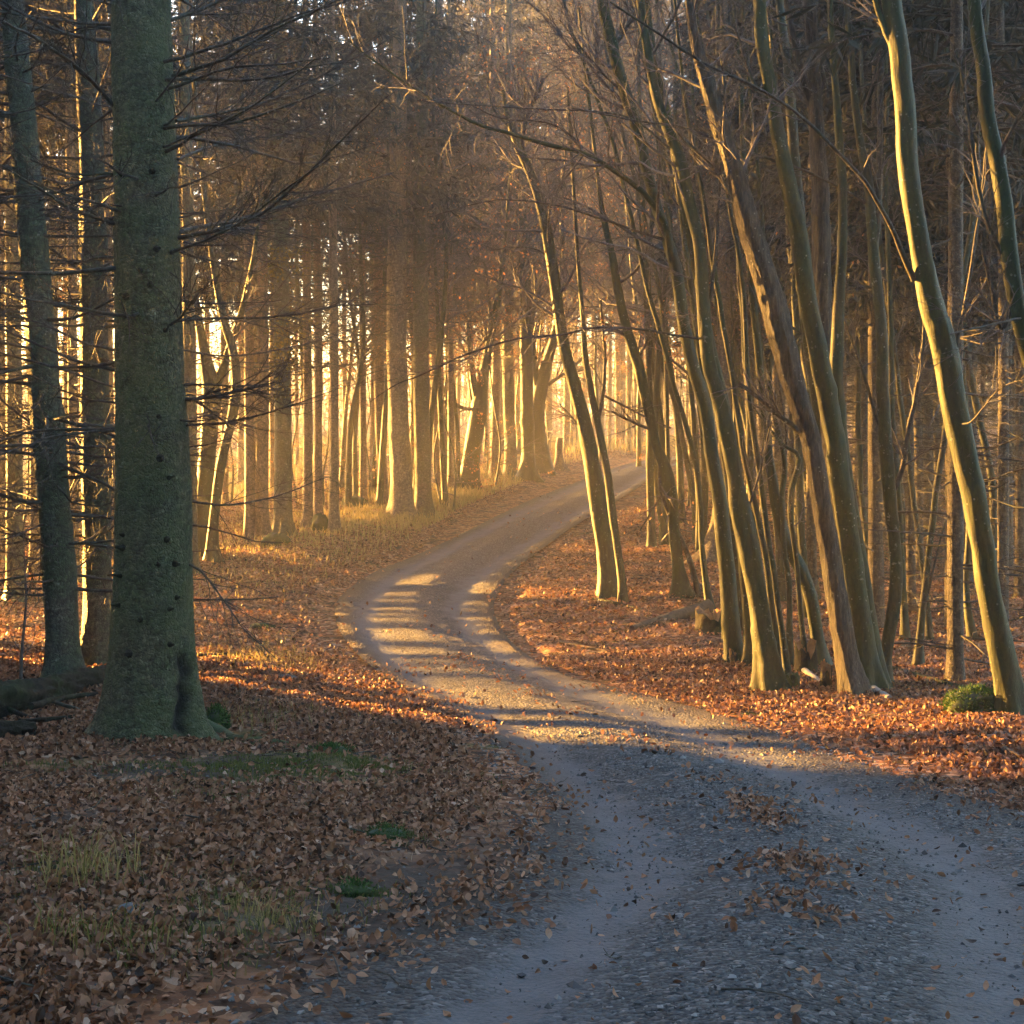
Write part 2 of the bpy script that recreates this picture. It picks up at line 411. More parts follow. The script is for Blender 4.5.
def trunk_mesh(path, rad, sides, flare=0.5, rough=0.05, ds=0.12, hfl=0.22, seed=0, fine=0.0, lobes=5, wavy=0):
    """one continuous trunk along path, with buttressed foot and uneven girth"""
    L = np.linalg.norm(np.diff(path, axis=0), axis=1).sum()
    n = max(6, int(L / ds))
    q = catmull(np.column_stack([path, rad]), n); P, R = q[:, :3], np.maximum(q[:, 3], .004)
    h = np.concatenate([[0], np.cumsum(np.linalg.norm(np.diff(P, axis=0), axis=1))])
    a = np.linspace(0, 2 * np.pi, sides, endpoint=False)
    A, Hh = np.meshgrid(a, h)
    r0 = R.mean()
    off = 1 + rough * fbm(np.cos(A) * 1.3 + seed * 7.1 + 40, np.sin(A) * 1.3 + Hh * 1.1 + 40, seed) * 1.6
    off += rough * .8 * fbm(np.cos(A) * 2.4 + seed + 10 + Hh / max(r0, .03) * .35, np.sin(A) * 2.4 + 10 + Hh / max(r0, .03) * .2, seed + 3)
    hh = np.maximum(Hh - .12, 0)
    ph = seed * 1.7
    lob = .55 + .45 * np.cos(lobes * A + ph + .6 * np.sin(A * 2 + ph)) + .35 * np.cos(2 * A + ph * 2)
    off += flare * np.exp(-hh / hfl) * np.clip(lob, 0, 1.4)
    for _ in range(int(L * 1.6)):                     # knots and old scars
        kh, ka, kw = rng.uniform(.3, L), rng.uniform(0, 6.28), rng.uniform(.35, .7)
        da = np.abs((A - ka + np.pi) % (2 * np.pi) - np.pi); kz = np.clip(r0 * kw * 1.3, .012, .12)
        off += rng.choice([.16, .10, -.09]) * np.exp(-(da / kw) ** 2 - ((Hh - kh) / kz) ** 2)
    if fine: off += fine * fbm(A * 9 + 5, Hh * 22 + 5, seed + 8) 
    if wavy: P[:, 0] += wavy * np.minimum(h, 1) * fbm(h * .9 + seed * 3, h * 0 + seed, 5) * 3; P[:, 1] += wavy * np.minimum(h, 1) * fbm(h * .9 + seed * 5 + 9, h * 0 + seed, 6) * 3
    return P[None], R[None], off[None], h

def make_tree(name, label, cat, mat, pts, base_row=None, group=None, Y=None, sides=12, ext=3.0, flare=.5, rough=.09, ds=.12, leanY=0.0, seed=0, fine=0.0, taper_top=.6, limbs=(), twig=None, dead=None, crown=None, leaves=0, lobes=5):
    """tree from points (px,row,width px) of its trunk at its own distance; first point is the foot"""
    px0, row0, w0 = pts[0]
    if Y is None:
        foot = ground_hit(px0, row0); Y = foot[1]
    else:
        x = (px0 - CX) / F * Y; foot = np.array([x, Y, float(ground_z(x, Y))])
    P, R = [], []
    z0 = foot[2]
    for i, (px, row, w) in enumerate(pts):
        p = pix(px, row, Y)
        if i == 0: p = foot - np.array([0, 0, .15])
        P.append(p); R.append(w / 2 * Y / F)
    P = np.array(P); R = np.array(R)
    wavy = .012 if group and 'stems' in group else 0
    if leanY:
        P[:, 1] += leanY * (P[:, 2] - z0)
    if ext:
        d = P[-1] - P[-2]; d /= np.linalg.norm(d); d = d * .8 + np.array([0, 0, .3]); d /= np.linalg.norm(d)
        for k in (.5, 1.0):
            P = np.vstack([P, P[-1] + d * ext * .5]); R = np.append(R, R[-1] * (1 - .5 * (1 - taper_top)))
    root = thing(name, label, cat, foot, group)
    tp, tr, off, h = trunk_mesh(P, R, sides, flare, rough, ds, seed=seed, fine=fine, lobes=lobes, wavy=wavy)
    v, f, X = tubes(tp, tr, sides, off=off)
    mb = MB(); mb.add(v, f)
    n, s = X.shape[1], sides
    mb.add(np.vstack([X[0, -1], X[0, -1].mean(0, keepdims=True)]), np.array([[i, (i + 1) % s, s] for i in range(s)]))
    mb.build('trunk', mat, root, foot)
    sub = dict(root=root, foot=foot, P=tp[0], R=tr[0], Y=Y, mat=mat)
    # main limbs, each given by (px,row,width) points
    lp = []
    for lb in limbs:
        dy = 0
        if isinstance(lb, tuple): lb, dy = lb
        n = len(lb)
        c = np.array([pix(a, b, Y + leanY * (ZC - (b - HZ) / F * Y - z0) + dy * i / (n - 1)) for i, (a, b, w) in enumerate(lb)])
        rr = np.array([.85 * w / 2 * Y / F for a, b, w in lb])
        q = catmull(np.column_stack([c, rr]), max(8, 5 * n))
        q[:, :3] += np.cumsum(rng.normal(size=(len(q), 3)) * .0025, axis=0)
        v, f, _ = tubes(q[None, :, :3], np.maximum(q[None, :, 3], .003), 7)
        m2 = MB(); m2.add(v, f); m2.build('limb', mat if lb[0][2] > 8.5 else DEAD, root, foot)
        lp.append((q[None, :, :3], np.maximum(q[None, :, 3], .003)))
    sub['limbs'] = lp
    if twig or leaves: add_twigs(sub, **(twig or {}), leaves=leaves)
    if dead: add_dead(sub, **dead)
    if crown: add_crown(sub, **crown)
    return sub

def add_twigs(t, n=8, L=2.2, z0=.35, z1=1.0, up=.05, ang=(.5, 1.2), n2=6, n3=5, mat=None, leaves=0, bias=None, r=.3, L2=.5, L3=.45):
    mb = MB(); tips = []
    b, br = grow(t['P'][None], t['R'][None], n, L, ang, 9, up, .16, z0, z1, r, .006, .25, bias, .3)
    v, f, _ = tubes(b, br, 5); mb.add(v, f)
    allb = [(b, br)] + t['limbs']
    for bb, bbr in allb:
        k = n2 if bb is b else n2 * 2
        c, cr = grow(bb, bbr, k, L * L2, (.35, 1.0), 6, up * .6, .15, .2, 1, .45, .003, .3)
        v, f, _ = tubes(c, cr, 4); mb.add(v, f)
        e, er = grow(c, cr, n3, L * L2 * L3, (.3, 1.0), 4, .02, .22, .15, 1, .6, .0022, .4)
        v, f, _ = tubes(e, er, 3); mb.add(v, f)
        tips.append(e[:, -1]); tips.append(e[:, 2])
    mb.build('crown', mat or TWIG, t['root'], t['foot'])
    if leaves:
        tp = np.concatenate(tips); i = rng.integers(0, len(tp), leaves)
        cl = vnoise(tp[i, 0] * .9 + 50, tp[i, 2] * .9 + 50, 4); i = i[cl > .45]
        p = tp[i] + rng.normal(size=(len(i), 3)) * .05
        d = rng.normal(size=p.shape); d[:, 2] -= 1
        v, f, a = cards(p, d, rng.uniform(.05, .09, len(p)), .022, .4, rng.random(len(p)))
        m2 = MB(); m2.add(v, f, a); m2.build('leaves', ORANGE, t['root'], t['foot'], False, 'rnd')

def dead_whorls(z0, z1, step, per, L, rad, px=0, py=0, twn=7, droop=-.05, rise=.03, upl=False):
    """bare lower branches of a spruce in whorls about an upright axis, with hanging twigs"""
    paths = []
    z = z0
    while z < z1:
        k = max(1, int(per + rng.integers(-1, 2)))
        for _ in range(k):
            a = rng.uniform(0, 2 * np.pi); ln = L * rng.uniform(.25, 1.0); zz = z + rng.normal() * step * .25
            d = np.array([math.cos(a), math.sin(a), rng.normal() * .12 + droop]); p = np.array([px, py, zz]) + d * rad * .6
            pts = [p.copy()]
            for q in range(8):
                d = d + rng.normal(size=3) * .09; d[2] += rise; d /= np.linalg.norm(d)
                p = p + d * ln / 8; pts.append(p.copy())
            paths.append(pts)
        z += step * rng.uniform(.7, 1.3)
    b = np.array(paths); br = np.linspace(1, .25, 9)[None] * (.006 + .007 * np.linalg.norm(b[:, -1] - b[:, 0], axis=1))[:, None]
    mb = MB(); v, f, _ = tubes(b, br, 5); mb.add(v, f)
    c, cr = grow(b, br, twn, L * .32, (.4, 1.1), 5, -.03, .2, .2, 1, .5, .0022, .35)
    v, f, _ = tubes(c, cr, 3); mb.add(v, f)
    e, er = grow(c, cr, 3, L * .14, (.4, 1.1), 3, -.02, .2, .2, 1, .6, .0016, .5)
    v, f, _ = tubes(e, er, 3); mb.add(v, f)
    return mb

def add_dead(t, z0=1.0, z1=8, step=.5, per=3, L=2.0, twn=7, droop=-.05, rise=.03):
    mb = MB(); P = t['P']; zs = P[:, 2] - t['foot'][2]
    m = dead_whorls(z0, z1, step, per, L, .1, 0, 0, twn, droop, rise)
    v = np.concatenate(m.v); 
    v[:, 0] += np.interp(v[:, 2], zs, P[:, 0]); v[:, 1] += np.interp(v[:, 2], zs, P[:, 1]); v[:, 2] += t['foot'][2]
    m.v = [v]
    m.build('dead_branches', DEAD, t['root'], t['foot'])

def crown_mesh(z0, z1, R, per=7, step=.42, dens=26, low=.8):
    """needled boughs of a spruce between two heights, as one mesh about the axis"""
    paths = []
    z = z0
    while z < z1:
        u = (z - z0) / (z1 - z0); rad = R * (1 - u) ** .8 * (low + (1 - low) * min(1, u * 4)) + .15
        for _ in range(per):
            a = rng.uniform(0, 2 * np.pi); ln = rad * rng.uniform(.6, 1.1)
            d = np.array([math.cos(a), math.sin(a), .12 + .3 * u]); p = np.array([0, 0, z + rng.normal() * .15]); pts = [p.copy()]
            for q in range(5):
                d = d + rng.normal(size=3) * .08; d[2] -= .09 * (1 - u); d /= np.linalg.norm(d); p = p + d * ln / 5; pts.append(p.copy())
            paths.append(pts)
        z += step * rng.uniform(.8, 1.2)
    b = np.array(paths); ln = np.linalg.norm(b[:, -1] - b[:, 0], axis=1)
    br = np.linspace(1, .3, 6)[None] * (.008 + .006 * ln)[:, None]
    fol = MB(); v, f, _ = tubes(b, br, 4); fol.add(v, f, None, 1)
    n = len(b)
    i = np.repeat(np.arange(n), int(dens * 2.1)); t = rng.uniform(.12, 1, len(i)) * 5; k = np.minimum(t.astype(int), 4); u = (t - k)[:, None]
    p = b[i, k] * (1 - u) + b[i, k + 1] * u; tan = b[i, k + 1] - b[i, k]; tan /= np.linalg.norm(tan, axis=1, keepdims=True)
    d = tan * .7 + rng.normal(size=p.shape) * .55; d[:, 2] -= .45
    v, f, a = cards(p, d, rng.uniform(.2, .5, len(p)) * (.7 + .3 * ln[i] / max(R, .1)), rng.uniform(.014, .03, len(p)), .25, rng.random(len(p)))
    fol.add(v, f, a)
    return fol

def add_crown(t, z0=7, z1=22, R=2.6, **k):
    fol = crown_mesh(z0, z1, R, **k); foot = t['foot']
    v = np.concatenate(fol.v); v[:, 0] += np.interp(v[:, 2] + foot[2], t['P'][:, 2], t['P'][:, 0]); v[:, 1] += np.interp(v[:, 2] + foot[2], t['P'][:, 2], t['P'][:, 1]); v[:, 2] += foot[2]
    fol.v = [v]; fol.build('crown', [NEEDLE, DEAD], t['root'], foot, False, 'rnd')
# ------------------------------------------------------------------ camera, light, air
cam = bpy.data.objects.new('camera', bpy.data.cameras.new('camera')); COL.objects.link(cam)
cam.location = (0, 0, ZC); cam.rotation_euler = (math.pi / 2, 0, 0)
cam.data.sensor_width = 36; cam.data.lens = 36 * F / 1024; cam.data.shift_y = -(512 - HZ) / 1024
cam.data.clip_start = .05; cam.data.clip_end = 2000
scene.camera = cam

w = bpy.data.worlds.new('World'); scene.world = w; w.use_nodes = True
wn = w.node_tree; bg = wn.nodes['Background']
sky = wn.nodes.new('ShaderNodeTexSky'); sky.sky_type = 'NISHITA'; sky.sun_disc = False
sky.sun_elevation = SUN_EL; sky.sun_rotation = -SUN_AZ; sky.air_density = 1.0; sky.dust_density = 1.5; sky.ozone_density = 1.8
wn.links.new(sky.outputs[0], bg.inputs[0]); bg.inputs[1].default_value = 0.08
sun = bpy.data.objects.new('sun', bpy.data.lights.new('sun', 'SUN')); COL.objects.link(sun)
sun.data.energy = 5.0; sun.data.angle = math.radians(1.5); sun.data.color = (1, .48, .095)
sun.rotation_euler = (math.pi / 2 - SUN_EL, 0, SUN_AZ + math.pi)     # lamp shines along its -Z
from mathutils import Vector
sd = Vector((-math.sin(SUN_AZ) * math.cos(SUN_EL), math.cos(SUN_AZ) * math.cos(SUN_EL), math.sin(SUN_EL)))
sun.rotation_euler = sd.to_track_quat('Z', 'Y').to_euler()

vs = scene.view_settings; vs.view_transform = 'Standard'; vs.look = 'None'; vs.gamma = 1; vs.use_curve_mapping = False; vs.exposure = 4.6
scene.render.engine = 'CYCLES'
cy = scene.cycles
cy.use_denoising = True; cy.max_bounces = 6; cy.diffuse_bounces = 3; cy.glossy_bounces = 1; cy.transmission_bounces = 2; cy.volume_bounces = 0; cy.transparent_max_bounces = 4
cy.use_adaptive_sampling = True; cy.adaptive_threshold = .015; cy.sample_clamp_indirect = 4
try: cy.denoiser = 'OPENIMAGEDENOISE'; cy.denoising_input_passes = 'RGB_ALBEDO_NORMAL'
except Exception: pass

HAZE = 0.0022
def haze_box():
    m = bpy.data.materials.new('haze'); m.use_nodes = True; nt = m.node_tree
    for n in list(nt.nodes):
        if n.type == 'BSDF_PRINCIPLED': nt.nodes.remove(n)
    pv = nt.nodes.new('ShaderNodeVolumePrincipled'); pv.inputs['Color'].default_value = (.97, .95, .92, 1)
    pv.inputs['Density'].default_value = HAZE; pv.inputs['Anisotropy'].default_value = .32
    nt.links.new(pv.outputs[0], nt.nodes['Material Output'].inputs['Volume'])
    x0, x1, y0, y1, z0, z1 = -108, 88, -32, 172, -6, 30
    v = np.array([[x, y, z] for z in (z0, z1) for y in (y0, y1) for x in (x0, x1)])
    mb = MB(); mb.add(v, [[0, 2, 3, 1], [4, 5, 7, 6], [0, 1, 5, 4], [2, 6, 7, 3], [0, 4, 6, 2], [1, 3, 7, 5]])
    o = mb.build('haze', m, smooth=False); tag(o, kind='stuff', label='golden mist hanging between the trees and over the field', cat='haze')
haze_box()

# ------------------------------------------------------------------ ground and road
def grid_mesh(xs, ys, zf):
    X, Y = np.meshgrid(xs, ys); Z = zf(X, Y)
    n, m = X.shape; idx = np.arange(n * m).reshape(n, m)
    f = np.stack([idx[:-1, :-1], idx[:-1, 1:], idx[1:, 1:], idx[1:, :-1]], -1).reshape(-1, 4)
    return X, Y, Z, f
def spaced(lo, hi, d0, g, c=0.0):
    up = [c]; d = d0
    while up[-1] < hi: up.append(up[-1] + d); d = max(d0, (up[-1] - c) * g)
    dn = [c]; d = d0
    while dn[-1] > lo: dn.append(dn[-1] - d); d = max(d0, (c - dn[-1]) * g)
    up[-1] = hi; dn[-1] = lo
    return np.array(dn[::-1] + up[1:])
xs = spaced(-105, 85, .07, .016); ys = spaced(-30, 170, .06, .016, 5.0)
X, Y, Z, f = grid_mesh(xs, ys, ground_z)
D = road_d(X, Y)
det = sstep(.0, .5, D) * sstep(60, 20, Y)
Z = Z + det * (.03 * fbm(X * 5, Y * 5, 51) + .018 * fbm(X * 14, Y * 14, 52))
def moss_f(x, y):
    """where moss grows: by the front spruce and in scattered cushions"""
    m = np.full(np.shape(x), .55)
    for px, row, r, a in [(290, 768, 1.1, 1.7), (235, 742, .6, 1.7), (345, 765, .45, 1.5), (215, 800, .4, 1.4), (60, 765, .5, 1.3), (390, 838, .22, 1.6), (355, 893, .16, 1.7), (20, 880, .5, 1.3), (250, 920, .5, 1.3), (570, 796, .16, 1.5), (760, 714, .3, 1.4), (880, 714, .45, 1.4), (600, 654, .35, 1.5), (650, 563, .4, 1.3), (270, 690, .6, 1.5), (350, 640, .4, 1.3), (140, 770, .6, 1.3)]:
        g = ground_hit(px, row); d = np.hypot(x - g[0], (y - g[1]) * .8)
        m = np.maximum(m, a * np.exp(-(d / r) ** 2 * .7) + .35 * fbm(x * 5, y * 5, 77) * np.exp(-(d / r) ** 2 * .3))
    return np.clip(m, 0, 2)
def dirt_f(x, y):
    """bare trodden earth beside the gravel and under the front spruce"""
    m = np.zeros(np.shape(x))
    for px, row, rx, ry, a in [(450, 890, .6, .9, 1.1), (390, 925, .7, .8, 1.0), (320, 900, .6, .5, .8), (190, 768, .9, .8, 1.0), (110, 780, .8, .6, .9), (500, 845, .3, .6, .8), (60, 820, .5, .5, .8), (120, 870, .6, .4, .6), (250, 800, .6, .5, .6)]:
        g = ground_hit(px, row); d = ((x - g[0]) / rx) ** 2 + ((y - g[1]) / ry) ** 2
        m = np.maximum(m, a * np.exp(-d))
    return np.clip(m + .5 * fbm(x * 4, y * 4, 88) * m, 0, 1)
def field_f(x, y):
    q = sstep(44, 60, y) * sstep(-.10, -.18, x / np.maximum(y, 5)) + sstep(34, 44, y) * sstep(-.30, -.36, x / np.maximum(y, 5))
    q = q + sstep(70, 88, y) * sstep(.16, .08, x / np.maximum(y, 5))
    return np.clip(q, 0, 1)
me_ground = MB(); me_ground.add(np.stack([X, Y, Z], -1), f)
og = me_ground.build('ground', ground_mat()); tag(og, kind='structure', label='forest floor under brown beech leaves on both sides of the track', cat='ground')
for nm, fn in (('moss', moss_f), ('dirt', dirt_f), ('field', field_f)):
    a = og.data.attributes.new(nm, 'FLOAT', 'POINT'); a.data.foreach_set('value', fn(X, Y).ravel().astype(np.float32))

def track_off(rd):
    ad = np.abs(rd)
    return .035 * np.exp(-(ad / .3) ** 2) - .036 * np.exp(-((ad - .78) / .28) ** 2)
def road_z(x, y, u):
    rd = ridge_d(x, y)
    e = np.minimum(u, 1 - u)
    return base_z(y) + .012 + track_off(rd) * sstep(0, .15, e) - .015 * sstep(.0, -.04, e) + .012 * fbm(x * 4, y * 4, 61) + .006 * fbm(x * 14, y * 14, 62)
nu, RLx, RRx = 110, RL, RR
uu = np.linspace(-.04, 1.04, nu)
t_ = np.linspace(0, 1, 900) ** 1.0
def rs(p): 
    s = np.linspace(0, 1, len(p)); return np.stack([np.interp(t_, s, p[:, 0]), np.interp(t_, s, p[:, 1])], -1)
A_, B_ = rs(RL), rs(RR)
Xr = A_[:, None, 0] * (1 - uu) + B_[:, None, 0] * uu; Yr = A_[:, None, 1] * (1 - uu) + B_[:, None, 1] * uu
Ur = np.broadcast_to(uu, Xr.shape)
Zr = road_z(Xr, Yr, Ur)
idx = np.arange(Xr.size).reshape(Xr.shape)
fr = np.stack([idx[:-1, :-1], idx[:-1, 1:], idx[1:, 1:], idx[1:, :-1]], -1).reshape(-1, 4)
mr = MB(); mr.add(np.stack([Xr, Yr, Zr], -1), fr); orr = mr.build('gravel_road', road_mat()); tag(orr, kind='structure', label='winding grey gravel track with two worn wheel ruts', cat='road')
a = orr.data.attributes.new('rd', 'FLOAT', 'POINT'); a.data.foreach_set('value', ridge_d(Xr, Yr).ravel().astype(np.float32))
wid = np.hypot(*(A_ - B_).T)[:, None]
a = orr.data.attributes.new('edge', 'FLOAT', 'POINT'); a.data.foreach_set('value', (np.minimum(Ur, 1 - Ur) * wid).ravel().astype(np.float32))

def surf_z(x, y):
    """top of whatever lies there: gravel on the road, floor elsewhere"""
    g = ground_z(x, y)
    rd = ridge_d(x, y)
    rz = base_z(y) + .012 + track_off(rd)
    return np.where(road_d(x, y) < -.1, np.maximum(rz, g), g)

# ------------------------------------------------------------------ fallen leaves
def leaf_mesh(x, y, z, size, tilt, fine=True):
    n = len(x)
    yaw = rng.uniform(0, 2 * np.pi, n); pit = rng.normal(size=n) * tilt; rol = rng.normal(size=n) * tilt
    if fine == 2:
        tt = np.array([0, .13, .15, .13, .38, .42, .38, .63, .67, .63, .86, .88, .86, 1.0]); ww = np.array([0, -.17, 0, .17, -.30, 0, .30, -.27, 0, .27, -.12, 0, .12, 0])
        F3 = [[0, 2, 1], [0, 3, 2]]
        for q in (1, 4, 7): F3 += [[q, q + 1, q + 4], [q, q + 4, q + 3], [q + 1, q + 2, q + 5], [q + 1, q + 5, q + 4]]
        F3 = np.array(F3 + [[10, 11, 13], [11, 12, 13]])
    elif fine:
        tt = np.array([0, .27, .3, .27, .66, .7, .66, 1.0]); ww = np.array([0, -.29, 0, .29, -.25, 0, .25, 0])
        F3 = np.array([[0, 2, 1], [0, 3, 2], [1, 2, 5], [1, 5, 4], [2, 3, 6], [2, 6, 5], [4, 5, 7], [5, 6, 7]])
    else:
        tt = np.array([0, .5, .5, 1.0]); ww = np.array([0, -.32, .32, 0]); F3 = np.array([[0, 2, 1], [1, 2, 3]])
    curl = rng.uniform(-.4, .8, n)[:, None]; cup = rng.uniform(-.3, .9, n)[:, None]
    lx = (tt - .5)[None] * np.ones((n, 1)); ly = ww[None] * rng.uniform(.8, 1.15, n)[:, None]
    lz = curl * (tt - .5)[None] ** 2 * 1.6 + cup * np.abs(ww)[None] * .8
    lx, ly, lz = lx * size[:, None], ly * size[:, None], lz * size[:, None]
    cp, sp, cr, sr = np.cos(pit)[:, None], np.sin(pit)[:, None], np.cos(rol)[:, None], np.sin(rol)[:, None]
    y1 = ly * cr - lz * sr; z1 = ly * sr + lz * cr
    x2 = lx * cp + z1 * sp; z2 = -lx * sp + z1 * cp
    cw, sw = np.cos(yaw)[:, None], np.sin(yaw)[:, None]
    V = np.stack([x[:, None] + x2 * cw - y1 * sw, y[:, None] + x2 * sw + y1 * cw, z[:, None] + z2 - z2.min(1, keepdims=True) * .8], -1)
    k = len(tt)
    f = (np.arange(n)[:, None, None] * k + F3[None]).reshape(-1, 3)
    at = np.repeat(np.clip(rng.normal(.43, .24, n), 0, 1), k)
    return V.reshape(-1, 3), f, at

def scatter(n, y0, y1, wide=1.12):
    """points in the wedge of ground before the lens, even in area"""
    u = rng.random(n); y = np.sqrt(y0 ** 2 + u * (y1 ** 2 - y0 ** 2)); x = (rng.random(n) * 2 - 1) * (.36 * wide * y + 1.6)
    return x, y
lit = MB()
for (n, y0, y1, smin, smax, tl, fine) in [(380000, 3.0, 9.5, .018, .052, .55, 2), (230000, 9.5, 19, .03, .066, .6, True), (210000, 19, 48, .05, .095, .5, False), (40000, 48, 75, .10, .16, .3, False)]:
    x, y = scatter(n, y0, y1, 1.25)
    nearf = sstep(11, 15, y); d = road_d(x, y) + (.14 + .18 * nearf) * fbm(x * 1.7, y * 1.7, 3) + .15 * fbm(x * 5, y * 5, 13) - .16 * (1 - nearf)
    rd = np.abs(ridge_d(x, y))
    pile = sstep(-.28, .28, fbm(x * .9, y * .9, 71) + .35)           # heaps and thin spots
    p = sstep(-.05, .30, d) * (.25 + .75 * pile)
    p *= 1 - .93 * np.clip(dirt_f(x, y) * 1.2, 0, 1)
    p *= 1 - .9 * np.clip((moss_f(x, y) - .8) * 1.6, 0, 1)
    p *= 1 - .8 * field_f(x, y)
    p = np.where((d < .1), np.maximum(p, (.12 + .48 * nearf) * np.exp(-(np.minimum(d + .05, 0) / .33) ** 2) * (.35 + .65 * pile)), p)
    # the middle ridge of the road catches leaves in drifts
    rdg = np.exp(-(rd / .20) ** 2) * sstep(-.1, .45, fbm(x * 2.6, y * 2.6, 73)) * .24 * sstep(34, 9, y) * sstep(3.5, 5, y)
    p = np.maximum(p, np.where(d < -.1, rdg + .006 + .05 * sstep(.1, .5, fbm(x * .8, y * .8, 75)) * sstep(8, 14, y), 0))
    k = rng.random(n) < p
    x, y = x[k], y[k]
    z = surf_z(x, y) + rng.uniform(.0, .03, len(x))
    v, f, at = leaf_mesh(x, y, z, rng.uniform(smin, smax, len(x)), tl, fine)
    lit.add(v, f, at)
o = lit.build('fallen_leaves', LITTER, smooth=False, attr='rnd'); tag(o, kind='stuff', label='fallen brown and orange beech leaves covering the forest floor', cat='leaves')

# dead twigs lying about
n = 2600; x, y = scatter(n, 4, 22); d = road_d(x, y); k = (d > .05) | (rng.random(n) < .06); x, y = x[k], y[k]; n = len(x)
z = surf_z(x, y) + rng.uniform(.01, .04, n); a_ = rng.uniform(0, 6.28, n); ln = rng.uniform(.05, .32, n) * (.6 + .6 * rng.random(n)); bd = rng.normal(size=n) * .4
tq = np.linspace(-.5, .5, 4); P = np.stack([np.stack([x + np.cos(a_ + bd * q) * ln * q, y + np.sin(a_ + bd * q) * ln * q, z + rng.normal(size=n) * .008], -1) for q in tq], 1)
mb = MB(); v, f, _ = tubes(P, np.linspace(1, .5, 4)[None] * rng.uniform(.0018, .005, n)[:, None], 4); mb.add(v, f); o = mb.build('twig_litter', DEAD); tag(o, kind='stuff', label='dead twigs strewn over the leaves', cat='twigs')

# loose gravel on the near road
x, y = scatter(110000, 3.4, 13); d = road_d(x, y); rd = np.abs(ridge_d(x, y))
p = np.where(d < 0, .22 + .6 * np.exp(-(rd / .45) ** 2) + .5 * sstep(1.0, 1.5, rd), .10 * np.clip(dirt_f(x, y), 0, 1) + .5 * np.exp(-(d / .15) ** 2))
k = rng.random(len(x)) < p; x, y = x[k], y[k]; z = surf_z(x, y)
oc = np.array([[1, 0, 0], [0, 1, 0], [-1, 0, 0], [0, -1, 0], [0, 0, 1], [0, 0, -1.]]); of = np.array([[0, 1, 4], [1, 2, 4], [2, 3, 4], [3, 0, 4], [1, 0, 5], [2, 1, 5], [3, 2, 5], [0, 3, 5]])
n = len(x); s = np.exp(rng.normal(-5.1, .55, n)); sc = rng.uniform(.6, 1.2, (n, 1, 3)) * s[:, None, None]; sc[..., 2] *= .7
yw = rng.uniform(0, 6.28, n); c_, s_ = np.cos(yw)[:, None], np.sin(yw)[:, None]
q = (oc[None] + rng.normal(size=(n, 6, 3)) * .18) * sc
V = np.stack([x[:, None] + q[..., 0] * c_ - q[..., 1] * s_, y[:, None] + q[..., 0] * s_ + q[..., 1] * c_, z[:, None] + q[..., 2] + .002], -1)
mb = MB(); mb.add(V, (np.arange(n)[:, None, None] * 6 + of[None]).reshape(-1, 3), np.repeat(rng.random(n), 6))
o = mb.build('loose_gravel', PEBBLE, smooth=False, attr='rnd'); tag(o, kind='stuff', label='loose dark gravel stones strewn over the near track', cat='gravel')

# grass
def blades(x, y, z, h, wd, rn):
    n = len(x); a = rng.uniform(0, 6.28, n); b = rng.uniform(0, 6.28, n); ln = rng.uniform(.15, .8, n)
    ux, uy = np.cos(a) * wd, np.sin(a) * wd
    bx, by = np.cos(b) * ln * h, np.sin(b) * ln * h
    V = np.stack([np.stack([x - ux, y - uy, z - .01], -1), np.stack([x + ux, y + uy, z - .01], -1), np.stack([x + ux * .7 + bx * .35, y + uy * .7 + by * .35, z + h * .62], -1),
                  np.stack([x - ux * .7 + bx * .35, y - uy * .7 + by * .35, z + h * .62], -1), np.stack([x + bx, y + by, z + h * (1 - .3 * ln)], -1)], 1)
    i = np.arange(n)[:, None] * 5
    mbv = V.reshape(-1, 3)
    f4 = i + np.array([[0, 1, 2, 3]]); f3 = i + np.array([[3, 2, 4]])
    return mbv, f4, f3, np.repeat(rn, 5)
gr = MB()
def grass_patch(px, row, rx, ry, n, h, wd=.003, lo=0., hi=.7, ydir=None):
    g = ground_hit(px, row)
    x = g[0] + rng.normal(size=n) * rx; y = g[1] + rng.normal(size=n) * ry
    k = (road_d(x, y) > .15) & (y > 2); x, y = x[k], y[k]
    v, f4, f3, a = blades(x, y, ground_z(x, y), h * rng.uniform(.4, 1.2, len(x)), wd, rng.uniform(lo, hi, len(x)))
    n0 = gr.n; gr.add(v, f4, a); gr.l.append(f3.ravel() + n0); gr.s.append(np.full(len(f3), 3)); gr.mi.append(np.zeros(len(f3), int))
